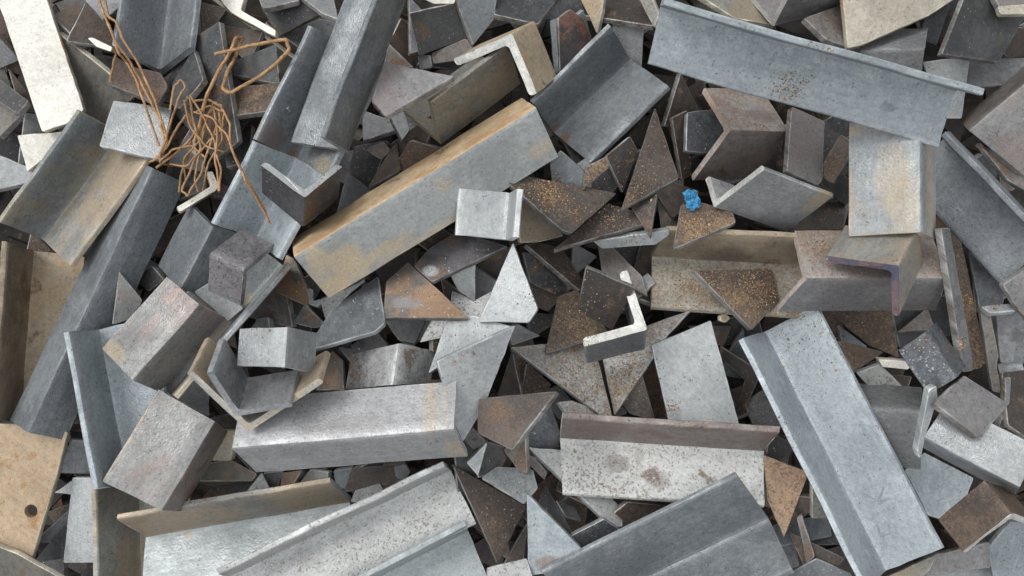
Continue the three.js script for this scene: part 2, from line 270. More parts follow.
// ---------------------------------------------------------------- the ground and what lies deep in the gaps
{
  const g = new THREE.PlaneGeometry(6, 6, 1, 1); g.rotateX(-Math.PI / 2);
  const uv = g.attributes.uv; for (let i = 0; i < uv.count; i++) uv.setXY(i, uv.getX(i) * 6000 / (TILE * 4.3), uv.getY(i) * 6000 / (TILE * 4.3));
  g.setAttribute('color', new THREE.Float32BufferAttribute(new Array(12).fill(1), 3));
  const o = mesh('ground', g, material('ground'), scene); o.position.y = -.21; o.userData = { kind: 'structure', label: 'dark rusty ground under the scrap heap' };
  // fragments too deep and too dark to tell apart
  seed = 4242;
  const B = new Build(0, 0, 0), s = [[-22, -14], [24, -10], [-4, 25]];
  for (let i = 0; i < 3; i++) { const j = (i + 1) % 3, a = [s[i][0], 2.5, s[i][1], s[i][0], s[i][1]], b = [s[j][0], 2.5, s[j][1], s[j][0], s[j][1]], c = [b[0], -2.5, b[2], b[3], b[4]], d = [a[0], -2.5, a[2], a[3], a[4]]; B.quad(b, a, d, c); }
  for (const y of [2.5, -2.5]) { const t = s.map((p) => [p[0], y, p[1], p[0], p[1]]); y > 0 ? B.tri(t[0], t[2], t[1]) : B.tri(t[0], t[1], t[2]); }
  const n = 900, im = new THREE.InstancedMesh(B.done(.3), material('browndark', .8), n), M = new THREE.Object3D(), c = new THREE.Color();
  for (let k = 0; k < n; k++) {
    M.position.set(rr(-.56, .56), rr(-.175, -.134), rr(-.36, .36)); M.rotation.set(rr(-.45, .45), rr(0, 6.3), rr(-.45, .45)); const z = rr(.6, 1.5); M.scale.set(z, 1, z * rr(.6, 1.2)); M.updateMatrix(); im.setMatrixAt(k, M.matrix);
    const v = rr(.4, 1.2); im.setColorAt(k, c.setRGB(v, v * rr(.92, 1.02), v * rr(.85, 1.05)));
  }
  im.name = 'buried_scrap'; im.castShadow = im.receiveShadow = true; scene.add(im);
  tag(im, 'small dark scrap fragments deep in the gaps of the heap', 'scrap', null, 'stuff');
}

// ---------------------------------------------------------------- the heap, topmost pieces first (millimetres and degrees)
const marked = angleOffcut('large light blue-grey angle with raised marks on its face, lower right', 'bluesilver', [215.4, -92, 39.4], [-80.9, -36.3, -59.5], 214.7, 55, 51.1, [-2.7, -7.6, -3.5, -6.7]);
angleOffcut('longest light grey angle with bright round toe crossing the upper edge', 'bluesilver', [318.1, 26.4, -148.1], [-70.3, -6.5, 165.1], 218.3, 46.6, 47.1, [-6.2, -4.1, -0.7, 1], { stains: [[0, 39.2, 28.2, 6, 3.8, 'soot', 0.5]] });
angleOffcut('pale blue angle cut off by the lower edge, in front of the large speckled one', 'silverblue', [-40.3, -103.5, 207.9], [-111, 1.7, -153], 114.3, 51.8, 51.2, [3, 2.1, 0.4, -6.1]);
plateOffcut('plate_offcut', 'small white speckled plate corner at the lower edge', 'silverspeck', [-1.7, -39, 230.6], [-0.13, 0.34], [-18.2, -8, 13.8, -13.2, 22.4, 11.5, -18, 9.7]);
angleOffcut('big grey trough angle at the lower edge with tan-rimmed end', 'scale', [54.4, -72.7, 270.3], [-62.1, 7.5, 28.4], 176.4, 62.6, 57, [-2.1, -6.2, 0, -3.4]);
plateOffcut('plate_offcut', 'square light plate lying across the top of the wide V trough angle', 'silvergrey', [-311.9, -65.4, -132.5], [-0.05, 0.3], [-22.2, -24.9, 27, -18.3, 22.9, 27.4, -27.7, 15.8]);
angleOffcut('small worn light angle with a weld nub above the nested pair', 'silvergrey', [-160.6, 27.8, 28], [79.9, 19.3, 91.4], 28.5, 41.5, 38.6, [0.5, -1.3, -0.2, 1.3]);
angleOffcut('small dark grey angle nested inside the yellow-rusted one', 'grey', [-202.7, 15.6, 93.4], [-143.1, 78.7, 94.3], 32, 47.3, 44.9, [0.6, 1.1, 0.7, 0.5]);
plateOffcut('plate_offcut', 'dark brown square plate lying over the white L end', 'browndark', [71.6, -33.5, 9.2], [0.05, -0.5], [-14.1, -25.5, 24.8, -9.2, 9, 24.7, -19.7, 10]);
angleOffcut('light pinkish angle with brown upper flange at the right edge', 'silverpink', [382.8, -72.4, -132.3], [111.5, 20.3, -50.9], 58.9, 59.9, 49.8, [3.3, 0, -0.7, 3.4], { kind2: 'rustgrey', kind2label: 'brown upper flange' });
angleOffcut('angle with bright hooked end and tan tip, above the blue plastic shred', 'silvergrey', [229.2, -71.5, -46.6], [145.5, -1.6, -153.4], 75.2, 52.7, 30.1, [-1.9, -6.5, 0, 2.4], { endmat: 'bright', endlabel: 'bright sawn end', stains: [[0, 2.4, 44.4, 9, 10.5, 'tan', 0.85], [0, 5.3, 29.5, 6, 7.5, 'tan', 0.5]] });
angleOffcut('yellow-rusted outer angle cradling the small dark angle', 'greytan', [-196.7, 3.2, 107.5], [-155.9, 56.3, 95.2], 41.6, 64.1, 71.4, [0.8, 3.7, 4.2, 0], { stains: [[0, -0.6, 52.6, 10.5, 6.8, 'ochre', 1], [0, -4.6, 38.9, 10.5, 6.8, 'ochre', 1], [0, -6.2, 22.8, 10.5, 6.8, 'ochre', 1], [0, -5.2, 9.5, 9, 6.8, 'ochre', 0.9]] });
angleOffcut('rounded pink-grey angle offcut with tan left edge, large piece on the left', 'silverpink', [-233.8, -31.3, 105.4], [74.6, -2.2, 116.3], 75.7, 53.7, 42.9, [-1.6, 1.5, 4.3, 0], { kind2: 'reddish', kind2label: 'reddish brown rounded flange', stains: [[0, 39.6, 52.7, 37.5, 1.9, 'tan', 0.5]] });
angleOffcut('large speckled pale angle with round bright toe at the lower edge', 'silverspeck', [-54.3, -83.3, 150.4], [-106.2, -2.3, -155], 202.3, 54.5, 42.4, [-1.9, -2.7, -0.1, -8.4]);
angleOffcut('white speckled angle with reddish upright flange and two rust spots', 'rustwhite', [210.8, -76.4, 133.5], [-118.9, 1.7, 176.9], 170.8, 52, 52, [4.3, -3.6, 1.5, 2.1], { kind2: 'reddish', kind2label: 'reddish upright flange', stains: [[0, 122.7, 22.9, 11.2, 6.8, 'brown', 0.6], [0, 91.7, 34.3, 9.8, 6.8, 'brown', 0.65], [0, 104.4, 15.8, 3.8, 7.5, 'brown', 0.4]] });
plateOffcut('plate_offcut', 'tilted square purple-grey plate near the right edge', 'purple', [337.8, 12.9, 85.7], [-0.3, 0.5], [-32.2, -2.4, -0.2, -20.7, 33.8, 0.9, -1.4, 22.3]);
angleOffcut('wide V trough angle on the left with browned right flange', 'olivescale', [-402.2, -93.5, -41.7], [-45, 46, 34.7], 112.6, 45.2, 53.8, [0.8, -0.9, 2.1, -2], { kind2: 'greytan', kind2label: 'browned flange', stains: [[1, 70.3, 42.8, 15, 9, 'tan', 0.28], [1, 35.7, 46.4, 12, 7.5, 'tan', 0.3], [0, 29, 23.1, 7.5, 6, 'brown', 0.5], [1, 4.9, 52.7, 45, 2.2, 'tan', 0.6]] });
angleOffcut('cube-like short angle with dark speckled front above the light ridge angle', 'purplespeck', [-201.4, 0.9, -13.7], [40.8, -15.7, -158.5], 29, 39.9, 39, [-0.2, -0.7, 0.2, 0.1]);
plateOffcut('metal_strip', 'bright bent bar end at the extreme upper corner', 'cream', [418.5, -63.6, -230.7], [-0.0, 0.2], [-16, -2.9, 15.8, -5.6, 14.6, 4.2, -14.4, 4.2]);
angleOffcut('standing angle with chalk-white L-shaped cut end below the centre', 'grey', [104, -16.7, 32.2], [153.4, -13.3, 82.4], 41.5, 50.4, 53.5, [0.1, -2.4, 1, 0], { endmat: 'bright', endlabel: 'bright sawn end', t: 7.2 });
angleOffcut('blue and tan stained angle with ochre rim hanging below the longest light grey angle', 'tanblue', [299.3, 15.8, -124.9], [87.3, 39.9, 91.5], 84, 51.3, 44.6, [-2.7, 1.2, -0.3, 1.3], { stains: [[0, 40.6, 20.1, 19.5, 12, 'tan', 0.55], [0, 63.7, 10.3, 22.5, 10.5, 'tan', 0.55], [0, 57.2, 48.9, 30, 3, 'ochre', 0.6], [0, 85.8, 28.3, 3, 30, 'ochre', 0.7], [1, 50.2, 25.3, 52.5, 10.5, 'tan', 0.8]] });
plateOffcut('triangle_offcut', 'blue-grey triangle with rusty foot at the lower edge left of the big trough', 'bluesilver', [26.8, -42.6, 208.8], [0.1, -0.1], [-14.9, -44.3, 29.1, -0.4, -0.3, 21.3, -13.9, 23.5], 5.4, undefined, [[0, 2, 13.3, 10.5, 6, 'rust', 0.8]]);
angleOffcut('light sloping angle with dark lower rim below the tilted square plate', 'silvergrey', [359, 34.3, 141.5], [70.1, 22.1, -144.8], 67.6, 33.2, 44.5, [0, -1.9, -3.1, -1.8]);
angleOffcut('brown rusted angle with white sawn end near the lower corner', 'rust', [342.4, 20.7, 139], [60.8, 49.8, 65.1], 28.7, 45.1, 41.3, [2.5, 1.2, 0, -0.1], { endmat: 'bright', endlabel: 'bright sawn end' });
plateOffcut('plate_offcut', 'brownish plate above the bent bar end in the upper corner', 'purple', [422.4, -72.7, -244.1], [-0.17, 0.35], [-22.3, -7, 21.7, -10.2, 17.8, 5.5, -17.3, 11.7]);
plateOffcut('metal_strip', 'short white rounded bar standing between block-like angle and tilted square plate', 'silver', [310.2, 3.3, 98.7], [-0.12, -0.24], [-5.4, 24.7, -2.1, -23.3, 3.8, -27, 5.9, -17.1, 0.2, 12.3, -2.3, 30.4], 6.8);
angleOffcut('angle with bright sawn L-shaped end above the left V trough pair at top centre', 'tan', [18.1, -57, -219.1], [19.4, 22.8, 110.1], 55.9, 53.6, 49.2, [0, 0.5, -1.6, 1.2], { endmat: 'bright', endlabel: 'bright sawn end', t: 6.6 });
angleOffcut('large pale angle with long upright front flange at the lower left', 'silverblue', [-138.8, -95.6, 181.3], [-121.8, -6.3, -172], 179.9, 56.2, 56, [0, -0.5, 2.7, -1.2], { kind2: 'greytan', kind2label: 'grey tan upright flange', stains: [[0, 142.2, 8.3, 3.8, 2.2, 'ochre', 0.8]] });
angleOffcut('clean blue-grey V trough angle with rust spot at top centre', 'scale', [36, -108.4, -136.6], [-43.5, 33.2, 30.4], 92, 50.7, 56.5, [-0.1, -2.6, 1, -0.2], { stains: [[0, 2.3, 5.7, 5.2, 5.2, 'rust', 0.9], [1, 1.7, 15.5, 6, 5.2, 'rust', 0.9]] });
plateOffcut('plate_offcut', 'pale sandy broad plate wedge at the top edge, right of the middle', 'cream', [324, -85, -231.4], [-0.15, 0.15], [-43.6, -21.8, 77.9, -30.6, 35.9, -3.6, -28.7, 26.4, -41.5, 29.7]);
plateOffcut('plate_offcut', 'dark grainy four-sided plate near the upper corner with pale left edge', 'dark', [394.5, -68.8, -216.1], [-0.4, 0.15], [-17.2, -29.9, 53.3, -25.1, 12.1, 27.4, -48.2, 27.6]);
plateOffcut('metal_strip', 'thin brownish strip as shadow-side rim of the light pinkish angle, shade in its colour', 'rustgrey', [420.8, -76.9, -97.3], [-0.07, 0.19], [-25.8, -26.5, -8.2, -11, 19.1, 11.3, 18, 19.9, -3.2, 6.3]);  // stands for the shadow side of the angle above, its shade put in the colour
angleOffcut('pinkish roof-shaped angle with rust grit on its upper face, beside the small dark square', 'pinkgrit', [229.9, -65.3, -130], [52, -16.7, 163], 59.7, 50.2, 58.8, [0.4, 1.1, 0.8, 4], { kind2: 'reddish', kind2label: 'brownish purple flange', stains: [[0, 18.6, 17.6, 16.5, 7.5, 'brown', 0.6], [1, 14.5, 27.7, 10.5, 9, 'red', 0.3]] });
angleOffcut('small square silver offcut with raised right flange in the centre', 'silver', [1, -24.4, -36.6], [-88.7, 6.5, 86.2], 36.6, 45.2, 48.5, [1.7, 0.7, 0.8, -1]);
plateOffcut('plate_offcut', 'light grey trapezoid plate with fine specks right of the chalk-white L end', 'silver', [150.5, -65.7, 77.7], [0.12, 0.05], [-34.2, -29.9, 14.9, -51.1, 37.8, 39.1, -18.5, 41.9]);
angleOffcut('long flat grey angle with ochre band at its right end, lower left of centre', 'silverpurple', [-42.4, 17.9, 103.2], [53, 7.4, 178.6], 168.2, 41.6, 45.6, [-0.9, -0.8, -2, -1.6], { stains: [[0, 18.4, 23.1, 5.2, 33, 'tan', 0.5], [0, 6.3, 23.6, 4.5, 27, 'tan', 0.3], [0, 82.5, 11.5, 30, 6.8, 'brown', 0.3], [1, 0.5, 28.1, 10.5, 16.5, 'tan', 0.7]] });
angleOffcut('light ridge angle with red paint marks on its upper face', 'silverpink', [-244.6, -26.7, 13.1], [71.6, 12.1, 130.2], 76.3, 42.6, 38.6, [1.5, 0, -0.2, 2.3], { stains: [[0, 9.5, 25.1, 9, 5.2, 'red', 0.4], [0, 36.2, 21.1, 13.5, 3.8, 'red', 0.35], [0, 70.8, 30.5, 6, 10.5, 'tan', 0.6]] });
plateOffcut('triangle_offcut', 'large dark brown speckled triangle right of the speckled pale angle', 'brownspeck', [-16.4, -66, 185.8], [-0.3, 0.1], [-33, -40.9, 28.2, -1.6, 4.8, 42.5]);
plateOffcut('plate_offcut', 'brown plate with bright slanted rim above the white speckled angle\'s left end', 'brown', [-4.9, 2.9, 96.9], [0.65, 0.55], [-21.3, -12.1, 37.8, -21.6, 4.9, 21.1, -21.5, 12.6]);
plateOffcut('plate_offcut', 'tan grey wedge under the lower end of the angle with raised marks', 'olivegrey', [330.6, -56.4, 233.5], [0.05, 0.21], [-24.2, 4, 20.2, -15.8, 11.6, -2.6, -7.6, 14.4]);
angleOffcut('grey block-like angle beside the white rod, right of the angle with raised marks', 'grey', [321.2, -31.1, 96.4], [16.5, 7, -155.7], 46.2, 45.7, 52.4, [-2.1, 0.5, -1.5, 0]);
angleOffcut('dark blue angle with frosty speckles above the tilted square plate', 'darkspeck', [308.3, 4.8, 32.6], [99.3, 36.6, 53.9], 38.9, 24.4, 44, [2.9, 1.9, 0.1, 0.1]);
plateOffcut('plate_offcut', 'rough grey plate corner where the wide dark blue angle meets the right edge', 'purple', [418.4, -55.4, 6.8], [-0.22, -0.1], [-20.2, -9.3, 9.5, -28.1, 13.4, 24.5, -2.7, 12.8]);
angleOffcut('dark standing angle with bright V-shaped cut end left of the long tan-topped angle', 'purpledark', [-151.8, 15.3, -66.1], [140.1, 35.1, 106.7], 39.6, 43.4, 39.9, [2.8, -1.8, -0.9, 1.5], { endmat: 'silver', endlabel: 'bright sawn end' });
plateOffcut('plate_offcut', 'tiny white chip inside the wire tangle', 'white', [-267.1, -72.2, -117.3], [-0.54, 0.03], [-3, -6.5, 1.9, -5.2, 2.7, 8.2, -1.5, 3.5]);
plateOffcut('plate_offcut', 'light plate under the cube-like short angle', 'silver', [-242.2, -66.4, 10], [-0.24, -0.06], [-20.1, -6.7, -3.2, -18.3, 17.9, 6.7, 5.3, 18.3]);
plateOffcut('triangle_offcut', 'tall brown speckled triangle standing below the right end of clean V trough', 'brownspeck', [113.4, -50.1, -100.5], [0.05, 0.4], [6, -50.7, 20.8, 12.1, -26.9, 38.6]);
plateOffcut('plate_offcut', 'upright grey-purple plate right of the pinkish roof-shaped angle', 'purple', [243.2, -56.2, -111], [-0.5, 0.3], [-12.1, -39.2, 20.2, -29.5, 10.8, 22.8, 5, 28.3, -23.9, 17.7]);
plateOffcut('metal_strip', 'short pale rim above the grey upright plate at the right edge', 'silvergrey', [404.3, -62.9, 16.7], [0.0, 0.72], [-15.8, -1.8, 14.3, -4.3, 12.2, 2.2, -10.7, 3.9]);
plateOffcut('metal_strip', 'white hooked strip just below the wire tangle', 'white', [-258.6, -71.6, -82.8], [-0.42, 0.29], [-17.8, 16.2, 5.4, -3, 0.6, -15, 5.6, -16.2, 11.2, -3.3, 9.4, 1.1, -14.6, 20.3]);
angleOffcut('grey angle with purple heat-tinted cut end', 'greytan', [301.6, 5, -42.9], [39.9, 20.2, 127.1], 39.6, 52, 41.8, [4.2, 0.7, -8.1, 10.1], { endmat: 'heat', endlabel: 'purple and blue heat-tinted cut end' });
angleOffcut('long grey angle with ochre upper flange and ochre patches, crossing the middle of the heap', 'tanpatch', [-164.7, -3.7, -23.7], [112.6, -13.8, -28.8], 214.8, 43.6, 44.4, [2.7, -2.6, -1.7, 0.1], { kind2: 'ochre', kind2label: 'ochre stained upper flange', stains: [[0, 18.4, 27.5, 25.5, 18, 'tan', 0.6], [0, 86.6, 41.6, 45, 4.5, 'tan', 0.5], [0, 31.4, 28.4, 12, 15, 'tan', 0.8], [0, 9.6, 36.6, 16.5, 6.8, 'tan', 0.9], [0, 62.9, 32.8, 19.5, 5.2, 'tan', 0.85], [0, 14.2, 10.9, 7.5, 10.5, 'tan', 0.7], [0, 203, 29, 10.5, 6, 'tan', 0.5]] });
plateOffcut('plate_offcut', 'purple-grey blade-shaped plate beside the tall bright-ridged angle', 'purple', [-84.8, -0.6, -149.8], [0.1, 0.55], [-13.5, -23.8, 41.9, -9.6, -8, 23.2, -20.4, 10.3]);
plateOffcut('triangle_offcut', 'brown grit-covered triangle plate carrying the blue plastic shred', 'rustgrit', [155.6, -46.2, -56.7], [0.1, 0.5], [-27.8, 25.8, -17.8, -11.8, -0.9, -13.3, 22.6, -4.5, 23.8, 3.9]);
plateOffcut('triangle_offcut', 'thick dark triangle plate with orange grit just right of the small square silver offcut', 'browngrit', [32.2, -29.4, -68.4], [-0.35, 0.4], [-41.5, -18.6, -33, -21.5, 53.2, -8.8, 14.6, 25.6, 6.7, 23.4]);
plateOffcut('plate_offcut', 'light blue-grey plate below the block-like angle', 'bluesilver', [370.8, -100.3, 174.2], [0.1, 0.3], [-25.6, -14, -6.6, -29.3, 31.9, -8.6, 11.1, 29.6, -10.7, 22.2]);
plateOffcut('metal_strip', 'jagged tan strip along the grey upright plate at the right edge', 'rustgrey', [404.5, -75.6, 55], [0.1, -0.23], [-14.6, -38.3, -6.4, -35.8, 5.5, 1.4, 5.1, 10.9, 12.3, 35.2, 4.8, 33.5, -6.7, -7]);
plateOffcut('triangle_offcut', 'orange rusty kite-shaped plate between speckled and embossed angles', 'orange', [220.9, -59.3, 167], [0.2, 0.1], [-12.9, -28.6, 22.3, -16.4, 1.4, 37.3, -10.8, 7.7]);
angleOffcut('smooth blue ridge angle between dark ridge angle and cube-like offcut', 'scale', [-241.6, -46.6, -49.4], [74.4, 34.6, 125.9], 58.1, 45.4, 28.1, [-1.6, -0.1, -0.3, 0.1]);
plateOffcut('plate_offcut', 'dark scratched wedge plate below the ochre end of the long angle', 'darkblue', [-121.9, -27.1, 19.1], [0.15, 0.6], [-37.8, 30, -20, -2.6, 2.3, -19.9, 14.5, -28.7, 23.7, 7.2, 17.3, 14]);
plateOffcut('plate_offcut', 'dark brown crumpled flat piece under the white speckled angle', 'brown', [105, -64.1, 186.8], [-0.27, -0.21], [-21.3, -2.2, -9.6, -10.9, 32.4, -3.3, 10.1, 9.1, -11.6, 7.3]);
plateOffcut('plate_offcut', 'dark purple plate with a pale spot under the tan-topped long angle', 'purpledark', [-51.6, -46.2, -27.1], [0.1, 0.5], [-27.2, 9.4, -15.8, -5.4, 6.6, -19.5, 48.4, -6.7, -12, 22.3], 5.4, undefined, [[0, -13.7, 13.4, 6, 3.8, 'pale', 0.7]]);
angleOffcut('dark slate angle with straight pale toe, below the long dark ridge angle', 'bluesilver', [-316, -55.3, 160.8], [-164.8, 76.9, 161.7], 128.7, 45.3, 49.8, [5, -1.6, 0, -0.1]);
plateOffcut('triangle_offcut', 'rusty triangle left of the chalk-white L end', 'rustgrit', [53.3, -72.7, 28.9], [0, 0.4], [-14.3, -22.1, 2.1, -28.1, 28.4, 9.4, 9.8, 15.1, -26.1, 25.6]);
plateOffcut('plate_offcut', 'grey kite-shaped plate with bright left edge, above the long flat angle end', 'silvergrey', [-31.4, -13.8, 80.2], [-0.4, -0.1], [34.5, -51.4, -25, -25.3, -12.2, 24.5, -6.3, 38.2, 9, 14.1]);
plateOffcut('plate_offcut', 'flat grey-purple plate under the white sawn end of the rusted angle', 'purple', [373.1, -72, 228.4], [-0.3, 0.05], [-28.7, -6.6, 33.7, -12.3, 33.9, 9.5, -38.9, 9.4]);
plateOffcut('triangle_offcut', 'small reddish grey triangle beside the light ridge angle with red marks', 'silverpink', [-319.5, -66.6, 12.9], [-0.48, 0.0], [-5.8, -27, 10.5, -2.8, 5.7, 12.2, -10.5, 17.6]);
plateOffcut('metal_strip', 'bright thin rim along the top of the dark square plate', 'white', [-59.4, -60.9, -237], [0.08, -0.39], [-19.8, -3.8, 13.3, -1.5, 11.5, 2.8, -5.1, 2.4]);
plateOffcut('metal_strip', 'cream painted flat strip with torn end in the upper corner, brightest long strip', 'white', [-390.3, -71, -184.3], [0, 0.05], [-47, -71.4, -3.2, -66.2, 33.1, 35.8, 18.4, 47.6, -1.4, 54.3]);
angleOffcut('blue-grey V-shaped angle offcut just behind the hanging rusty wire', 'scale', [-299.5, -86.4, -182.4], [-109.4, 51.5, 91.5], 83.5, 44.4, 52.5, [3.9, 2.6, 1.8, 0]);
angleOffcut('tall grey angle with bright ridge leaning from the top edge, left of centre', 'scale', [-124.2, -14.7, -103.8], [-96.2, -17.6, 68.7], 126.5, 51.3, 38.4, [-7.2, -5.7, 1.3, -11.4]);
plateOffcut('plate_offcut', 'blue-grey plate hanging from the top edge over the dark square plate', 'scale', [-27.4, -74.3, -232.8], [-0.5, -0.1], [-22.2, -13.2, 15.5, -21.4, 12.1, 5.4, -5.4, 29.3]);
plateOffcut('plate_offcut', 'dark grey slab with thick lower rim at the top edge above the pale-ended angle', 'dark', [10, -89.1, -243.6], [-0.1, 0.7], [-25.3, 12, -22.2, -15.3, 35.6, -18.1, 11.8, 21.4]);
angleOffcut('olive grey trough angle with upright front flange lying below the bright sawn L end', 'olivegrey', [-57.6, -56.3, -117], [-117.9, -8.6, 39.5], 85.9, 51.6, 50.1, [-2.5, -5, 3.8, -4.1]);
plateOffcut('triangle_offcut', 'small dark speckled triangle pointing down under the tall brown speckled triangle', 'browndark', [107.7, -42.6, -62.2], [0.34, 0.42], [-11.5, -3.3, 10.2, -18.6, 1.3, 21.9]);
angleOffcut('angle with V-shaped bright end touching the top edge above the longest light grey angle', 'purple', [226.2, -94.3, -225.6], [-117.6, 3.2, 21.5], 74.3, 42.3, 36.6, [-4, 0, 2.5, 0], { endmat: 'bright', endlabel: 'bright sawn end' });
plateOffcut('plate_offcut', 'rough-cut plate with jagged edge beside the pale broad plate at the top', 'rustgrey', [271.2, -82.6, -222.5], [-0.48, 0.48], [-26.7, -3.6, 22, -28.4, 12.8, 18.2, -8, 13.8]);
angleOffcut('small dark angle with bright corner under the pale sandy wedge', 'grey', [343.9, -68.2, -199.4], [35.2, 10, -156.4], 49.5, 48, 20.5, [-0.8, -1.5, 0.8, 0]);
angleOffcut('wide dark blue angle with bright toe running to the right edge', 'bluegrey', [443.5, -59.6, -42.9], [-81, -33.1, 132.8], 116.8, 53.1, 54.8, [-12.2, -6.1, 6.7, -1.6]);
angleOffcut('purplish roof-shaped angle strewn with rust grit under the heat-tinted cut', 'pinkgrit', [334.4, -14.8, -7.9], [53.9, 1.3, -179.3], 106.9, 48.5, 44.9, [-0.5, -0.7, -8.5, 12], { kind2: 'purple', kind2label: 'smooth purplish flange', stains: [[0, 76.7, 22.6, 22.5, 12, 'brown', 0.5]] });
plateOffcut('plate_offcut', 'small dark square plate left of the pinkish roof-shaped angle', 'darkblue', [164.5, -83.5, -133.8], [-0.3, 0.2], [-15.8, -15.8, 9.2, -20.1, 23.2, -2.2, 1.6, 19.4, -18.2, 18.7]);
plateOffcut('triangle_offcut', 'silver pointed triangle below the small square silver offcut', 'silver', [1.9, -21.1, 8.4], [0.15, 0.1], [-1.1, -44.4, 18.2, 7.8, 11.2, 18.6, -28.3, 18]);
plateOffcut('triangle_offcut', 'brown triangle with orange heat tint and bright lower edge left of centre', 'heatbrown', [-79.6, -33.5, 5], [0, 0.55], [-20.8, 18.3, -20.9, -10.6, -4.4, -26, 46.2, 18.3], 5.4, undefined, [[0, 10.8, -1.1, 10.5, 6.8, 'orange', 0.75], [0, -2.6, 6.8, 12, 4.5, 'blue', 0.6]]);
angleOffcut('angle whose long thin speckled tan toe slants beside the yellow-rusted angle', 'tanblue', [-282.3, -72.3, 92.1], [-89, 19.3, 50.1], 140.9, 49.9, 50.3, [1.9, 0, 7.8, 2.4]);
plateOffcut('triangle_offcut', 'dark narrow triangle between brown speckled and blue-grey triangles', 'browndark', [4.2, -90.8, 228.7], [0.13, -0.38], [10.2, -32.9, 4.5, 15.9, -14.6, 16.9]);
plateOffcut('triangle_offcut', 'dark upright shard behind the blue-grey triangle with rusty foot', 'dark', [36.8, -79.5, 192.5], [0.05, 0.3], [-15.5, -7.1, -8.5, -24.7, 16.2, 16.6, 7.8, 15.2]);
plateOffcut('plate_offcut', 'light speckled plate sticking out below the white speckled angle', 'silverspeck', [64.1, -61.1, 168.1], [-0.45, 0.4], [-51.1, -38.5, -21.8, -33.8, 27.4, 15, 27.5, 29.2, 18, 28.1]);
plateOffcut('plate_offcut', 'blue-grey plate at the foot of the gap above the big trough angle', 'darkblue', [67.3, -51.3, 200.3], [-0.16, -0.18], [-19.6, 0.3, 7.3, -12.9, 22.5, -1.9, -10.3, 14.5]);
plateOffcut('triangle_offcut', 'small hooked tan-rimmed shard below the brown plate with slanted rim', 'rustgrey', [5, -49.4, 135.7], [0.72, 0.0], [-12.4, -2.7, 5.5, -23.7, 7.1, 13.8, -0.1, 12.6]);
plateOffcut('triangle_offcut', 'small bright shard at the right end of the long flat angle', 'silver', [-28, -40, 138], [0.19, -0.42], [-8.9, 2.3, 8.3, -16.6, 0.6, 14.3]);
plateOffcut('plate_offcut', 'light speckled plate in the lower corner below the white sawn end', 'bluesilver', [426.1, -82.8, 226.7], [0.12, -0.31], [-20.5, -5.1, -7.4, -29.9, 13.1, -28.8, 24.8, 35, -10, 28.9]);
plateOffcut('metal_strip', 'white stub of bar left of the frosty speckled dark angle', 'white', [323.8, -73.1, 64.1], [-0.03, -0.24], [-17.4, -4.7, 8.3, -2.9, 13, 0.5, 9.2, 4.8, -13.2, 2.2], 6.8);
plateOffcut('metal_strip', 'long narrow grey flange with rust in its trough, beside wide dark blue angle', 'grey', [348.3, -21.9, 19.8], [-0.75, 0.0], [-24.9, -65, -13.5, -65.6, 16.9, 38.8, 16.9, 46, 4.7, 45.8]);
plateOffcut('plate_offcut', 'grey upright plate at the right edge with dark stain', 'grey', [429.9, -83.1, 40.4], [0.01, -0.23], [-20.6, -21, 12, -27.8, 19.7, 24.8, -11.1, 23.9], 5.4, undefined, [[0, 0.9, -0.4, 6, 6.8, 'soot', 0.7]]);
angleOffcut('very long dark ridge angle running down the left side with light ridge line', 'scale', [-295.7, -59.1, -98.5], [69, 35.5, 120.4], 237, 39.1, 31.9, [0, 6, 0.3, 1.7]);
plateOffcut('plate_offcut', 'dark olive plate corner covering the lower end of the holed tan plate', 'olive', [-403.7, -66, 237.6], [0.05, -0.1], [-29.1, -26.1, -7.4, -17.9, 35.5, 6.2, 33.2, 18.3, -32.1, 19.6]);
plateOffcut('plate_offcut', 'small tan-edged plate under the left end of the long flat angle', 'cream', [-250.6, -90.2, 135.7], [0.44, -0.14], [-6, -13.5, 15.3, -14.3, 9.8, 12.5, -19.1, 15.3]);
plateOffcut('plate_offcut', 'shiny crumpled bit above the round bright toe, right of the brown bar', 'silver', [-94.4, -89.8, 158.7], [-0.22, -0.27], [-6.7, -4.6, 3.4, -7.7, 7.4, -0.2, 1.2, 7.8, -5.3, 4.6]);
plateOffcut('triangle_offcut', 'dark-edged triangular plate with rust grit lying on the pale channel-like angle', 'rustgrit', [195.9, -60, 3.2], [-0.4, 0.3], [-49.3, -17.7, 22.9, -20, 27.6, 6.8, -1.2, 30.9]);
plateOffcut('triangle_offcut', 'long brown triangle blade with grit below the thick dark triangle plate', 'browngrit', [85.4, -48.7, -53.8], [0.1, 0.55], [-52.6, 23.4, -6.6, -15.9, 13.9, -8.8, 27.6, -1.9, 17.7, 3.1]);
plateOffcut('metal_strip', 'rust-filled trough strip right of the long narrow grey flange', 'rustgrit', [396.8, -96.2, 23.1], [-0.27, -0.02], [-22.7, -74.6, -8.4, -62.8, 18.6, 41.6, 11.4, 47.6, 1.1, 48.2]);
plateOffcut('triangle_offcut', 'light pointed plate with white flakes right of the large light triangle', 'silvergrit', [112.5, -75.5, 52.8], [0.35, 0.2], [-35.5, 7.1, 2.6, -21.5, 36.9, -34.4, 18.1, -13.4, 4.8, 7.5, -26.8, 54.7]);
plateOffcut('plate_offcut', 'tan pointed flange below the left end of the long flat angle', 'olivegrey', [-244.8, -87.2, 157.7], [0.0, 0.48], [-28.4, -4.8, 1.6, -10.2, 26.6, 1.4, 23.1, 6.8, -22.9, 6.8]);
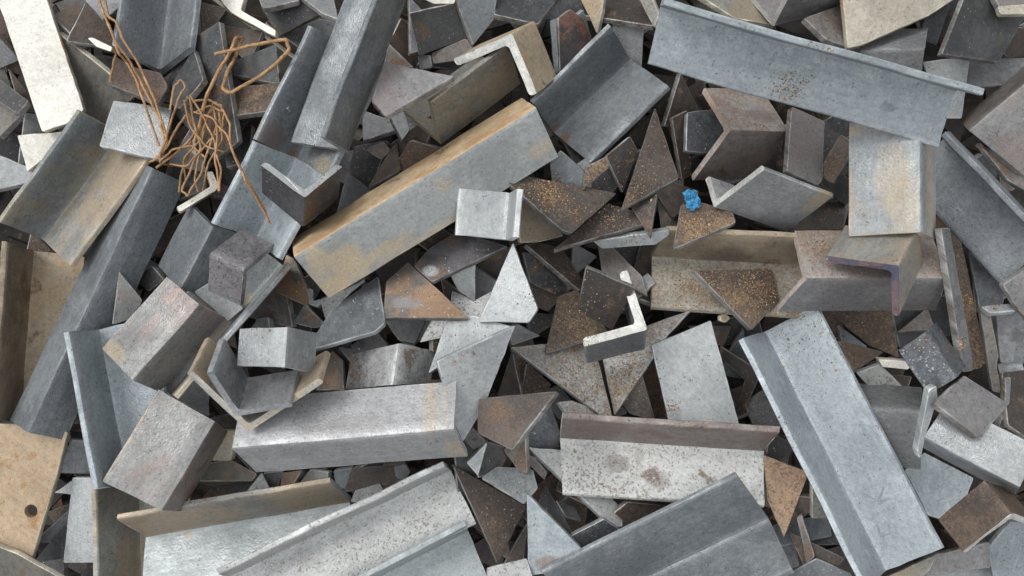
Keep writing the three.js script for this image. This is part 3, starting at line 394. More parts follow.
plateOffcut('plate_offcut', 'small brown lozenge sticking out below the dark slate plate', 'rustgrey', [20.4, -59.6, 146.5], [-0.18, -0.31], [-8.2, -10, -1.6, -8.9, 8.5, 5.6, 6.9, 13.6, -5.7, -0.3]);
plateOffcut('plate_offcut', 'tan pebble-like flake on the grit right of the light pointed plate', 'tan', [176.9, -67.2, 25.3], [-0.43, -0.01], [-4.3, -2.1, 1.3, -3.6, 6, -0.2, 1.3, 3.9, -4.3, 2.1], 3.8);
plateOffcut('plate_offcut', 'grey speckled wedge under the dark scratched wedge plate\'s top', 'silverspeck', [-146.1, -75.5, 10.8], [-0.17, -0.3], [-14.9, -0.7, 23.4, -18.3, 2.8, 1, -11.3, 18]);
plateOffcut('plate_offcut', 'speckled nugget above the middle of the round bright toe', 'silverspeck', [-125, -88.3, 176.3], [-0.14, 0.36], [-13.1, 6.2, -9.6, -3.1, 11.1, -8, 14.8, -2.3, -3.1, 7.3], 7.5);
plateOffcut('triangle_offcut', 'small rusty triangle below the lower corner of the clean V trough', 'rustgrit', [67, -37.4, -93.5], [-0.07, -0.21], [-8.2, -2.6, 9.2, -11.3, 10.2, -2.1, -11.1, 16]);
plateOffcut('triangle_offcut', 'large light triangle with brown grit below the chalk-white L end', 'silvergrit', [58.8, -70.7, 74.1], [-0.3, 0.35], [-59.7, -25.4, 3.2, -29.9, 14.8, -11.4, 25.1, 33.9, 16.5, 32.8]);
plateOffcut('plate_offcut', 'silver plate under the grey kite-shaped plate left of centre', 'silver', [-40, -24.1, 40.5], [0.09, 0.31], [-11.1, -16.2, 10.1, -19.3, 41.6, -10.2, -15.7, 19.8, -24.9, 25.9]);
plateOffcut('plate_offcut', 'blue-grey rounded plate above the dark brown speckled triangle', 'scale', [2.1, -47.6, 155.9], [-0.01, 0.43], [-27.1, -2.2, -14.3, -11, 15, -8.8, 18.9, 5.2, 7.5, 16.8]);
plateOffcut('plate_offcut', 'small brown rough flake above the bright shard by the long flat angle', 'rustgrey', [-30.6, -50.6, 123.4], [-0.24, -0.4], [-8.2, -0.4, -1.6, -10.6, 10.2, 2.2, -0.4, 8.8]);
angleOffcut('blue trough angle with bright left toe below the wire tangle', 'bluesilver', [-207.8, -58.9, -41], [-60.8, 36.2, 53.8], 73.6, 42.9, 50, [-1.6, -2.9, 0.3, 0]);
plateOffcut('plate_offcut', 'tiny bright clip below the ochre tip of the long angle', 'silver', [-166.7, -77.2, 8.1], [0.08, 0.4], [-7.3, -8.1, -2, -7.3, -1, 2.8, 10.7, -0.5, 3.8, 7.8, -4.2, 5.3]);
plateOffcut('plate_offcut', 'speckled plate corner behind the end of the long upright front flange', 'silverspeck', [-176.3, -119.3, 171.1], [0.52, -0.01], [-19.9, 10.6, -5.2, -8.4, 14.1, -8, 11, 5.8]);
plateOffcut('plate_offcut', 'pale tipped shard between tall bright-ridged angle and brown spike triangle', 'rustgrey', [-110.6, -72.2, -115], [-0.18, -0.43], [-13, -0.2, 3.7, -6.9, 9, -0.1, 0.3, 7.2]);
plateOffcut('plate_offcut', 'pale grey pointed triangle at the top edge left of the tall bright-ridged angle', 'grey', [-161.6, -76.3, -241.3], [0.0, 0.72], [-28.6, -15.8, 7.3, -15.8, 17.8, 19, 3.5, 12.5]);
plateOffcut('plate_offcut', 'dark leaning plate with grey edge left of the dark brown square', 'browndark', [39, -84, -22.5], [-0.6, 0.5], [-28.1, -14.5, -18.6, -16.6, 4.1, -12.1, 23.7, 18.2, 18.9, 25]);
angleOffcut('brownish grey angle with pale toe standing at the lower edge', 'olivegrey', [-324.7, -103.2, 264.7], [-123.3, 68.4, 111.2], 89, 52.2, 60.6, [5.5, 0.5, 0, -0.2]);
plateOffcut('plate_offcut', 'slate plate right of the rust-filled trough strip', 'darkblue', [414.6, -97.9, 9.6], [0.29, 0.34], [-8.5, -43.4, 14.4, -9.6, 2.2, 26.4, -8.1, 26.6]);
plateOffcut('plate_offcut', 'speckled light plate under the white stub of bar', 'silverspeck', [310.3, -81.7, 76.3], [0.12, -0.33], [-17.7, -4, 1.3, -12.1, 22.8, 8.7, -6.4, 7.4]);
plateOffcut('plate_offcut', 'small off-white plate corner below the torn end of the cream strip', 'white', [-397.9, -80.4, -120.6], [0.24, 0.02], [-25.8, -10.3, 24.4, -11.5, 16.8, 0, -15.4, 21.8]);
plateOffcut('metal_strip', 'thin white sliver poking out beside the rusty wire bundle', 'white', [-344.3, -69.9, -203.6], [0.22, -0.03], [-11.9, -5.9, -7.2, -6.4, 12.3, 3.1, 10.4, 7.1, -3.6, 2.1]);
plateOffcut('plate_offcut', 'dark small plate with bent pale rim beside the V offcut by the wire', 'dark', [-267.6, -53.1, -165.5], [0.67, 0.34], [-13.6, -3.3, 4.7, -32.4, 21.2, -0.4, -1.1, 21, -11.2, 15]);
plateOffcut('metal_strip', 'bright bent strip shaped like an L at the picture top, right of the wire', 'white', [-229.1, -89.8, -236.6], [0.33, 0.35], [-34.4, -25.1, -3.1, -20.8, -4.7, -3.3, 31.2, 20.3, 31.1, 26.9, -4.7, 4.6, -15.4, -2.6]);
plateOffcut('plate_offcut', 'grey curved rim piece at the top edge above the black hollow plate', 'grey', [-198.1, -82.1, -246.6], [0.0, 0.75], [-22.3, -11.6, 17.3, -11.6, 17.4, 2.4, -0.6, 9.3, -11.8, 11.5]);
angleOffcut('dark blue trough angle with browned lower end beside the tall bright-ridged angle', 'scale', [-175.5, -57, -104.5], [-58.3, 42.3, 52], 100.4, 45.3, 52.5, [0.8, -2.7, -1, 0], { stains: [[0, 6.3, 32.8, 13.5, 12, 'brown', 0.8], [0, 2.2, 4.5, 6, 9, 'rust', 0.8], [1, 4.6, 35.6, 9, 10.5, 'tan', 0.6]] });
plateOffcut('plate_offcut', 'dark square plate with pale top rim right of the tall bright-ridged angle', 'dark', [-63.7, -82.9, -221.5], [0.05, -0.5], [-23.5, -11.1, 14.1, -17.7, 26.1, 7.9, -16.8, 20.9]);
plateOffcut('plate_offcut', 'small pale splinter hanging under the purple-grey blade plate', 'silver', [-92.5, -71.8, -137.2], [-0.39, 0.29], [-10.2, -7.3, 2.3, -12, 6.9, 4.6, 0.9, 14.8]);
plateOffcut('triangle_offcut', 'brown spike triangle rising above the upper edge of the tan-topped long angle', 'brown', [-102.9, -71.5, -105.3], [-0.27, 0.42], [-15.3, 23.2, 0, -11.1, 5.3, -18.6, 9.9, 6.5]);
plateOffcut('triangle_offcut', 'narrow tan-edged triangle pointing down at the top edge', 'tan', [70.8, -87.5, -240.8], [0.75, 0.0], [-15.1, -18.6, 7.4, -9.1, 5.8, 4.1, 1.9, 23.6]);
plateOffcut('metal_strip', 'tan grey bar leaning beside the corner of the long bright-toed angle', 'olivegrey', [115.4, -75, -237.4], [0.75, 0.0], [-11.5, -16.5, 0.6, -11.5, 7.3, 8.6, 3.6, 19.4]);
plateOffcut('plate_offcut', 'dark brown narrow plate left of the tall brown speckled triangle', 'browndark', [93.5, -67.9, -107.6], [-0.23, -0.08], [-15.7, -1.7, 4.7, -18.9, 11.7, -7.7, -0.8, 28.3]);
plateOffcut('plate_offcut', 'whitish plate peeking from both sides of the long bright toe near its end', 'silver', [378.4, -93.9, -171.9], [0.1, -0.21], [-25.1, -22.9, 14.4, -26.7, 12.8, 24.9, -2.1, 24.6]);
angleOffcut('pale channel-like angle with grit-covered floor right of centre', 'creamgrit', [250.7, -90.8, -21.4], [-115.2, -0.4, 175.9], 130.5, 53.1, 50.7, [3.1, 0.8, 5.8, -5.2], { kind2: 'tandark', kind2label: 'dark tan upright flange' });
plateOffcut('metal_strip', 'bright narrow edge plate below the long brown triangle blade', 'silver', [101.7, -49.7, -38.7], [0.0, -0.75], [-36.8, 0.6, 25.2, -7.9, 25.1, -3.3, 14.7, 3.7, -28.2, 6.9]);
plateOffcut('plate_offcut', 'small bright wing-shaped plate at the tip of the large light triangle', 'silver', [6.9, -100.4, 41.6], [-0.39, -0.32], [-10.3, -6.1, -1.7, -10.3, 18.7, 0.8, 0.1, 6.6, -6.9, 9.1]);
plateOffcut('plate_offcut', 'grey plate right below the orange-tinted triangle', 'grey', [-93.7, -108, 37.7], [0.02, 0.25], [-20.5, -10.2, 17.6, -10.2, 8.5, 11.5, -5.6, 8.9]);
plateOffcut('triangle_offcut', 'pale blue pointed shard below the dark purple plate with pale spot', 'silver', [-38.4, -52.1, -4.2], [-0.08, -0.44], [-11.8, -5.5, 9.4, -16.8, 8, 15.7, -5.7, 6.6]);
angleOffcut('rounded light angle with purple-grey right face above the long flat angle', 'silverrust', [-87.2, -16.8, 42.6], [68.5, 39.4, 98.3], 32.2, 55.9, 39.6, [6.5, 2.8, -3.4, -9.4]);
plateOffcut('plate_offcut', 'dark slate plate right of the hooked tan-rimmed shard', 'darkblue', [25.2, -66.8, 123.8], [-0.47, -0.06], [-13.7, -15.2, 5.6, -32.2, 16.9, 2.4, 3.2, 35, -12, 9.9]);
plateOffcut('plate_offcut', 'dark plate in the gap left of the hooked shard', 'dark', [-15.5, -55.8, 139.4], [-0.31, 0.3], [-10.8, -14.8, 15.5, -7.2, 7.3, 7.8, -12, 14.2]);
plateOffcut('triangle_offcut', 'dark brown standing triangle with grey edge left of the large light triangle', 'browndark', [-1.5, -98, 80.6], [0.6, 0], [-11.7, 14.2, 1.5, -26.8, 10.1, 12.5]);
plateOffcut('plate_offcut', 'tan grey flake above the white speckled angle near its left end', 'silvergrit', [57.2, -65.1, 101.7], [-0.48, 0.26], [-19.4, -8.2, -7.5, -9, 18.3, 3.2, 18.2, 8.8, -9.5, 5.2]);
plateOffcut('plate_offcut', 'pale strip along the lower edge beneath the flat grey-purple plate', 'silver', [379.8, -90.5, 251.8], [-0.37, -0.08], [-44.1, -12.7, 41.9, -7.6, 45.6, 16.4, -43.3, 3.9]);
plateOffcut('triangle_offcut', 'rusty tan triangle left of the white stub of bar', 'rustgrit', [300.6, -93.6, 60.4], [-0.41, 0.35], [-20, -15.7, 26.4, -4.2, 1, 6.8, -7.4, 13.1]);
plateOffcut('metal_strip', 'thin grey upright sliver right of the tilted square plate', 'grey', [416.6, -74, 86], [-0.04, 0.43], [0.5, -10.8, 5.7, -10.7, -0.9, 10.8, -5.2, 10.7]);
plateOffcut('triangle_offcut', 'small tan grey plate edge beneath the angle with raised marks', 'olivegrey', [249, -49.3, 175.3], [-0.05, -0.2], [-7.9, -24.2, 13, 11.8, -5.2, 12.4]);
plateOffcut('metal_strip', 'bent tan strip standing in the hole near the lower edge', 'rustgrey', [239.2, -54.2, 204.7], [0.43, -0.02], [-5.9, -16.4, -2.4, -20.1, 2, -3.4, 7, 13.9, 0.7, 20.6, -1.5, 5.3]);
plateOffcut('triangle_offcut', 'dark triangle below the tiny bright clip', 'dark', [-170.5, -73.7, 27.1], [0.2, 0.08], [-14.1, 2.4, -3.8, -13.6, 15.1, 4.7, 2.8, 6.5]);
plateOffcut('plate_offcut', 'small pale lump above the worn light angle with weld nub', 'silvergrey', [-216.5, -93.6, 30.5], [0.37, 0.12], [-11, 5.1, -3.6, -4.5, 6.1, -5.5, 8.5, 4.8], 7.5);
plateOffcut('plate_offcut', 'large tan plate with a round hole in the lower left corner', 'tanplate', [-408.1, -72.3, 158.7], [0, 0], [-29.5, -44.7, -8.5, -44.7, 35.9, -38, 26.7, -1.1, 4.9, 71, -29.5, 57.6], 5.4, [4.9, 28.2, 5.5]);
plateOffcut('triangle_offcut', 'light speckled triangle above the long upright front flange, first in its row', 'silverspeck', [-213.8, -77.9, 168.7], [-0.2, 0.13], [-13.2, 7, 1.9, -12.8, 11.4, 5.8]);
plateOffcut('plate_offcut', 'brown small plate between grey and speckled plates under the long flat angle', 'rustgrey', [-190.5, -83.8, 163.8], [0.43, 0.3], [-6.8, -5.2, 12.2, -9.3, 2.2, 7.5, -7.6, 6.9]);
plateOffcut('plate_offcut', 'slim blue-grey plate left of the brown bar under the long flat angle', 'bluesilver', [-149.7, -105.8, 167.7], [0.24, -0.31], [-7.6, -6.9, 10.2, -10.8, 3.3, 10.5, -5.8, 7.2]);
plateOffcut('metal_strip', 'brown bar under the long flat angle near its right end', 'brown', [-119.2, -96.1, 165.8], [0.14, 0.27], [-26.6, 11.3, -20.6, -9.4, 27.4, -12.4, 23.5, 1.6, -3.6, 8.9]);
plateOffcut('plate_offcut', 'grey small plate right of the first light speckled triangle', 'grey', [-204.5, -88.8, 166.5], [-0.25, -0.22], [-8.1, -8.6, 8.8, -9.4, 2, 9.2, -2.7, 8.9]);
plateOffcut('plate_offcut', 'small speckled plate right of the orange-tinted triangle\'s lower edge', 'silverspeck', [-60.5, -33.3, 33], [0.21, -0.21], [-13.6, 10.8, -2.6, -8.6, 10.2, -8.7, 6, 6.5]);
plateOffcut('plate_offcut', 'pink-brown plate below the ochre tip of the long angle', 'heatbrown', [-185.9, -86.4, -4.9], [0.24, 0.21], [-17.6, 8.4, -9.5, -24.4, -1.9, -20.9, 17.5, 16.8, 11.4, 20.2]);
plateOffcut('plate_offcut', 'upright silver plate between holed tan plate and brownish grey angle', 'silver', [-363.9, -80.4, 197], [0.3, 0], [-11, -35.9, 15.1, -36.9, 16.1, 34.6, -20.2, 38.3]);
plateOffcut('plate_offcut', 'grey plate under the left edge of the thick dark triangle plate', 'olivegrey', [18.8, -55.8, -52.7], [-0.5, -0.07], [-14, -20, -2.5, -20.6, 24.6, 9.4, 4.2, 14.9, -12.3, 16.2]);
plateOffcut('triangle_offcut', 'small brown standing shard right of the nested yellow angle', 'heatbrown', [-160.4, -121.7, 75.8], [0.21, 0.38], [-16, 15.5, -3.1, -19.5, 8, -10.9, 11.1, 14.9]);
plateOffcut('triangle_offcut', 'small blue-grey triangle behind the rusty tan triangle', 'scale', [294.6, -101.2, 43.6], [-0.07, 0.39], [-8.2, -12, 15.5, 7.8, -7.3, 4.3]);
angleOffcut('grey angle with bright V-shaped end right of the holed tan plate', 'grey', [-373.4, -81.9, 128.3], [90.5, -34.3, 10.2], 23.5, 29.2, 48.7, [-6.8, -4.2, 0, 0], { endmat: 'bright', endlabel: 'bright sawn end' });
plateOffcut('plate_offcut', 'dark plate below the leaning plate with grey edge, with an orange rust flake', 'dark', [26.7, -87.2, -11], [-0.36, -0.11], [-17.4, -19.5, -8, -17.9, 20.1, 11, 16.6, 20.5, -11.4, 5.9], 5.4, undefined, [[0, 4.1, 13.6, 3.8, 3, 'orange', 0.8]]);
plateOffcut('plate_offcut', 'dark brown hook-shaped angle end right of the light grey trapezoid', 'browndark', [199.8, -106.4, 80.3], [0.29, -0.19], [-17, -29.3, 9.8, -12.1, 16, -1.6, 4, 33.2, -2, 27.9, 4.8, 0.5, -15.7, -18.6]);
plateOffcut('metal_strip', 'thin upright grey rim left of the red-patched plate', 'grey', [36.1, -76.6, -203.5], [-0.04, -0.24], [-4.3, -20.8, 0.8, -21.7, 3.9, 20, -0.4, 22.5]);
plateOffcut('plate_offcut', 'dark purple-grey plate with bright edge behind the tangled wire', 'dark', [-258.7, -63.9, -162.7], [0.6, 0.0], [-10.3, -44.5, 20.5, -54.4, 39.8, 46, 15.3, 58.1, -30.4, 11.3, -34.9, -16.6]);
plateOffcut('plate_offcut', 'black hollow plate below the curved grey rims at the picture top', 'dark', [-189.9, -90.6, -235.1], [0.21, -0.16], [-26.6, -7.4, 13.8, -11.1, 25.9, 1.1, -13.1, 17.4]);
plateOffcut('plate_offcut', 'small rusty grey plate below the dark square plate', 'rustgrey', [-51.8, -88.7, -201.8], [0.51, -0.17], [-18.6, -2.5, 12.8, -10.2, 18.8, -1.3, 3.8, 7.2, -16.9, 6.9]);
plateOffcut('triangle_offcut', 'small brown triangle peeping above the purple-grey blade plate', 'rustgrey', [-101.4, -98.1, -199.1], [-0.0, -0.28], [-5.9, -12.9, 16, 7.2, -10.1, 5.6]);
plateOffcut('plate_offcut', 'rusty crumb-covered plate under the olive grey trough angle', 'rust', [-81.8, -72.8, -109.1], [0.24, -0.39], [-19, 6.6, -3.2, -14.1, 23.8, -6.9, 8.1, 3.5, -9.6, 10.9]);
plateOffcut('plate_offcut', 'rounded dark plate with red patch behind the clean V trough', 'redrust', [54.3, -91.5, -217], [-0.72, 0.0], [-15.3, -12, -4.5, -22.3, 7.4, -17.4, 15.8, 1.6, 10.1, 13.3, -13.5, 36.8]);
plateOffcut('plate_offcut', 'dark brown strip between the tall speckled triangle and small square plate', 'browndark', [147.8, -91.4, -122.3], [-0.38, -0.15], [-11.5, -22.5, 3.1, -30.3, 8.8, 24, -0.5, 28.8]);
plateOffcut('plate_offcut', 'thin grey plates at the top edge above the long bright toe', 'olivegrey', [197.6, -102.2, -246.9], [-0.22, 0.39], [-42.9, -12, 13.4, -17.3, 33.6, 16.6, -4.1, 12.7]);
plateOffcut('plate_offcut', 'rusty plate beneath the purplish roof-shaped angle', 'rustgrit', [308.9, -98.9, 36.4], [0.1, -0.48], [-35.7, -17.4, 16.8, -19.2, 32.2, 25.3, 5.5, 14.6, -18.9, -3.3]);
plateOffcut('plate_offcut', 'dark plate with grit right of the leaning plate with grey edge', 'rustgrey', [91.4, -75.6, -17.4], [0.19, 0.35], [-18, -18.5, -4.7, -16.7, 17.1, 7.3, 21, 24, -15.5, 3.9]);
plateOffcut('triangle_offcut', 'grey triangle tucked below the light pointed plate with white flakes', 'rustgrey', [106.4, -83.9, 96.9], [-0.18, -0.28], [-14.7, -0.1, 2.3, -29.5, 17.8, 18.7, -5.5, 10.8]);
plateOffcut('plate_offcut', 'dark crumpled plate under the dark scratched wedge plate', 'dark', [-125.3, -116.2, 52.4], [0.36, 0.14], [-20.7, -0.2, 2.9, -15.8, 15.5, -1.1, 12.9, 5.1, -10.7, 12]);
plateOffcut('plate_offcut', 'grit-covered tan plate behind the dark brown standing triangle', 'rustgrit', [20.4, -102.6, 84.9], [-0.3, 0.07], [-12.6, 7.3, -7.3, -19.3, 14.8, 0.5, 5, 11.5]);
plateOffcut('plate_offcut', 'dark blue plate at the lower edge under the angle with raised marks', 'darkblue', [248.4, -50.3, 235.3], [0.32, 0.13], [-22, -0.7, -0.9, -15.5, 24.5, -5.7, 23.9, 8.2, -25.6, 13.7]);
plateOffcut('plate_offcut', 'brown plate with pale edge above the dark brown hook-shaped end', 'rustgrey', [178.8, -108.6, 41.9], [-0.23, -0.07], [-24.8, -8.7, 16.2, -8.3, 9, 9.4, -0.4, 7.5]);
angleOffcut('tan angle with brown trough at the left edge above the holed plate', 'tandark', [-438.5, -110.8, 118.7], [76, 82.2, -81.5], 152.7, 53.2, 48.9, [6, 1.3, 0, -4.2], { kind2: 'tan', kind2label: 'sandy tan flange' });
plateOffcut('plate_offcut', 'dark plate tucked above the light ridge angle with red marks', 'dark', [-310.5, -87.2, -7.7], [0.45, -0.07], [-16.6, -1, 3.2, -11.1, 15.4, 0.9, -2, 11.1]);
plateOffcut('plate_offcut', 'dark blue plate above the long upright front flange at the lower left', 'dark', [-244.3, -86.9, 175], [-0.06, 0.53], [-11.6, -5.8, 21.4, -10, 14.2, 7.4, -23.9, 8.4]);
plateOffcut('plate_offcut', 'dark curved flake deep in the gap below the white speckled angle', 'dark', [48.8, -78.1, 188.7], [-0.2, 0.6], [-11.5, -8.7, 4.7, -2.9, 10.2, 7.6, -3.4, 4]);
plateOffcut('metal_strip', 'narrow dark plate crossing behind the dark curved flake', 'browndark', [56.3, -85.3, 175.9], [0, 0.4], [-15, -12.5, 18.7, 3.1, 14.9, 12.4, -18.7, -3.1]);
plateOffcut('triangle_offcut', 'small blue-grey plate beside the dark crumpled plate', 'scale', [-140.3, -122.7, 60.2], [-0.09, 0.47], [-16.6, -7, 17.5, -2.5, -0.9, 9.5]);
plateOffcut('triangle_offcut', 'small blue-grey triangle in the gap between standing dark angle and long ochre angle', 'scale', [-136.6, -81.1, -81.4], [0.56, 0.34], [-13.3, 20.3, -5.4, -19.7, 18.7, -0.6]);
plateOffcut('triangle_offcut', 'small pale grey triangle in the gap between wide V trough and cream strip', 'silvergrey', [-433.7, -89.6, -99.3], [0.03, 0.42], [39.3, 4.1, -14.6, 17.8, -24.7, -21.9]);
plateOffcut('triangle_offcut', 'small dark brown triangle in the gap between clean V trough and bright sawn L end', 'browndark', [99.1, -96.2, -245.6], [0.18, 0.78], [-36.3, 9.2, 16.8, -34.9, 19.5, 25.6]);
plateOffcut('triangle_offcut', 'small rusty grey triangle in the gap between clean V trough and bright sawn L end', 'rustgrey', [39.2, -99.2, -148.2], [-0.49, -0.54], [-22.9, 26.4, -3.2, -23, 26.1, -3.4]);
plateOffcut('triangle_offcut', 'little rusty grey triangle in the gap between weld-nub angle and cube-like offcut', 'rustgrey', [-213.2, -103.6, 17.3], [0.67, -0.1], [-41.8, 5.9, 17, -22.9, 24.9, 16.9]);
plateOffcut('plate_offcut', 'small gritty brown plate in the gap between tan-stained hanging angle and hooked bright-ended angle', 'rustgrit', [265.2, -55.5, -105.3], [0.76, 0.14], [12.7, -10.6, -2.9, 20.5, -13.5, 10.6, 3.7, -20.6]);
plateOffcut('plate_offcut', 'brown sliver right of the silver pointed triangle', 'browndark', [27.1, -101, 9.2], [0.14, -0.19], [-13.1, -16.2, 16.4, -2.2, 4.5, 11.8, -7.8, 6.6]);
plateOffcut('triangle_offcut', 'little brown triangle in the gap between purple-grey blade and long ochre angle', 'brown', [-82.6, -76.5, -123.1], [0.42, -0.29], [22.3, -24.2, 2.1, 22.5, -24.4, 1.7]);
plateOffcut('plate_offcut', 'little grey plate in the gap between clean V trough and tall speckled triangle', 'grey', [100.5, -101.3, -201.6], [0.22, -0.51], [-11.6, 26.2, -14.1, -29, 12.1, -26.5, 13.6, 29.3]);
plateOffcut('triangle_offcut', 'small dark brown triangle in the gap between orange kite plate and marked light angle', 'browndark', [234.8, -62, 181.3], [0.38, -0.41], [21.4, -10, -4.4, 21.3, -17, -11.3]);
plateOffcut('plate_offcut', 'small dark plate in the gap between brown speckled triangle and slanted-rim brown plate', 'dark', [-33.1, -70.6, 156.7], [-0.41, -0.41], [-11.9, 33.5, -14.1, -35.6, 12.3, -34.8, 13.7, 36.8]);
plateOffcut('triangle_offcut', 'narrow dark brown triangle in the gap between orange-tinted triangle and scratched wedge', 'browndark', [-96.4, -99.3, -5.3], [0.41, 0.42], [12.3, -28.1, 10.3, 19.7, -22.6, 8.4]);
plateOffcut('triangle_offcut', 'narrow gritty brown triangle in the gap between orange-tinted triangle and grey kite plate', 'rustgrit', [-47.5, -50.2, 35], [-0.83, -0.04], [31.5, 3.1, -15.8, 16.2, -15.7, -19.3]);
plateOffcut('triangle_offcut', 'small brown triangle in the gap between tall speckled triangle and pale grit-floored angle', 'brown', [141.6, -113.2, -83.9], [0.29, 0.38], [-22.6, -21.5, 23.7, -1.7, -1.1, 23.2]);
plateOffcut('plate_offcut', 'narrow gritty brown plate in the gap between browned trough angle and wire tangle', 'rustgrit', [-209.2, -49.1, -153.4], [0.46, 0.67], [35, 13, -25.5, 14.7, -37.3, -14.7, 27.8, -13]);
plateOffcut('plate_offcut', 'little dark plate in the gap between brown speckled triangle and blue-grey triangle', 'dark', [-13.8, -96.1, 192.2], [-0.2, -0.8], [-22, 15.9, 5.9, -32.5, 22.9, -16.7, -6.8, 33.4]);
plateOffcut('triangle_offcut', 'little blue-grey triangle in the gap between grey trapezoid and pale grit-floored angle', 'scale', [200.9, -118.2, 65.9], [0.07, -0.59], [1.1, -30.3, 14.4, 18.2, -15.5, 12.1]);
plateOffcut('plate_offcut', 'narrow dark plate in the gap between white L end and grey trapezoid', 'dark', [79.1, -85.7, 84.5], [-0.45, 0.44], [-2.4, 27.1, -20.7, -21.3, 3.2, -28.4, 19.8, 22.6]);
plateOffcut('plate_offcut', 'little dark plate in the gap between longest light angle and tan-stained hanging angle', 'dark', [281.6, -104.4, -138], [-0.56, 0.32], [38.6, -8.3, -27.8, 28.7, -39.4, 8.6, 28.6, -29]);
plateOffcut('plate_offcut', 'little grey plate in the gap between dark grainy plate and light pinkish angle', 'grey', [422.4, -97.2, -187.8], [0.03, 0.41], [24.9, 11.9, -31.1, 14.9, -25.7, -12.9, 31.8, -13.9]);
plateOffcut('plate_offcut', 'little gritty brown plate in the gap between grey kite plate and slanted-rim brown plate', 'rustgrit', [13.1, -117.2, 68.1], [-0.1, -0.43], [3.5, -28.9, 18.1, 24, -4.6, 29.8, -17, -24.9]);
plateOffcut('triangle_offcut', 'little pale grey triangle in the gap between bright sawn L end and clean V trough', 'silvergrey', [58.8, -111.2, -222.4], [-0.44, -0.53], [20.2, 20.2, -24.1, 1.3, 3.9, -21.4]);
plateOffcut('triangle_offcut', 'little pale grey triangle in the gap between yellow-rusted angle and pink-grey rounded angle', 'silvergrey', [-286.6, -117.4, 94.5], [-0.42, 0.58], [-28.7, -4.1, 10.7, -15, 17.9, 19.1]);
plateOffcut('metal_strip', 'thin grey plate slanting in the gap left of the pale channel-like angle', 'grey', [103, -74.3, 2.9], [0.2, 0.5], [-18.9, 7.2, 12.3, -16.4, 18.1, -7.9, -11.4, 17.1]);
plateOffcut('triangle_offcut', 'little blue-grey triangle in the gap between light pinkish angle and wide dark blue angle', 'scale', [420.2, -99.5, -112.3], [-0.79, -0.25], [24.7, -22.1, 6.1, 18, -30.8, 4.1]);
plateOffcut('triangle_offcut', 'small dark triangle in the gap between browned trough angle and tall grey ridge angle', 'dark', [-193.5, -111, -236.2], [-0.56, 0.48], [13.5, -32.2, 7.7, 26.3, -21.1, 5.9]);
plateOffcut('triangle_offcut', 'little dark brown triangle in the gap between orange kite plate and big lower trough', 'browndark', [249.5, -59.7, 222.9], [0.34, 0.22], [-18.9, -19.9, 21.9, -2.5, -2.9, 22.3]);
plateOffcut('plate_offcut', 'small gritty brown plate in the gap between blue-grey triangle and brown speckled triangle', 'rustgrit', [31.3, -93.7, 177.8], [0.25, 0.77], [29.1, -8.3, -15.5, 23.8, -30.5, 8.6, 16.8, -24]);
plateOffcut('triangle_offcut', 'narrow dark triangle in the gap between weld-nub angle and scratched wedge', 'dark', [-188.2, -116.8, 6.1], [-0.48, -0.04], [26.6, -28.6, -0.1, 28.4, -26.5, 0.3]);
plateOffcut('plate_offcut', 'narrow dark plate in the gap between pale grit-floored angle and grey trapezoid', 'dark', [195.4, -118.3, 39], [0.23, -0.4], [-27.1, -3.3, 19.7, -19.1, 28, 3.6, -20.6, 18.7]);
plateOffcut('plate_offcut', 'rust red curved plate under the wire bundle and the big V offcut', 'rust', [-310.2, -68, -175.3], [0.0, 0.48], [-27.4, -22.7, -24, 6.2, 20.5, 24.7, 25.3, 8, 16, -5.2, -10.4, -11]);
plateOffcut('plate_offcut', 'small grey plate seen in the gap under the pale pointed triangle', 'grey', [-172.9, -120.6, -231.4], [-0.34, -0.18], [-19.3, 1.9, 1, -10.3, 16, -8.5, 10.1, 14.4, -7.8, 2.5]);
plateOffcut('plate_offcut', 'small blue-grey plate under the lower corner of the clean V trough', 'scale', [46, -44.8, -92.3], [0.12, -0.26], [-15.5, -8.2, -7.6, -18.1, 18.2, 4, 18.4, 11.8, -13.6, 10.5]);
plateOffcut('plate_offcut', 'grey speckled plate below the pale blue pointed shard', 'silverspeck', [-31.8, -59.5, 12.3], [0.08, 0.43], [-18, -10.6, 1.3, -2.4, 23.5, -14.7, 13.9, 14.6, -20.6, 13.1]);
plateOffcut('plate_offcut', 'dark grey plate behind the brown plate\'s bright slanted rim', 'grey', [42.3, -107.2, 100.4], [-0.14, 0.16], [-17.7, -8.9, 0.1, -15.5, 17.7, 9, -0.2, 15.5]);
plateOffcut('triangle_offcut', 'small dark triangle in the gap between holed tan plate and pink-grey rounded angle', 'dark', [-389.6, -92.6, 223.8], [0.42, 0.09], [-30.5, 17.2, 4.3, -21.1, 26.2, 3.9]);
plateOffcut('triangle_offcut', 'small pale grey triangle in the gap between blue ridge angle and red-marked ridge angle', 'silvergrey', [-313.9, -103.7, -14.1], [0.31, 0.51], [-22.7, -20, 19.8, 2.7, 2.9, 17.3]);
plateOffcut('triangle_offcut', 'little brown triangle in the gap between brown speckled triangle and blue-grey triangle', 'brown', [-13.8, -120.7, 221.9], [0.37, 0.44], [13.9, 21.9, -20, -3.2, 6, -18.6]);
plateOffcut('triangle_offcut', 'narrow grey triangle in the gap between bright sawn L end and clean V trough', 'grey', [44.5, -111, -249.9], [-0.76, -0.18], [-32.5, 20.2, 7.9, -24.7, 24.5, 4.5]);
plateOffcut('triangle_offcut', 'small brown triangle in the gap between cream strip and V offcut behind the wire', 'brown', [-353, -78.2, -217.7], [-0.59, 0.28], [25.2, 12.7, -16.7, 13.1, -8.4, -25.8]);
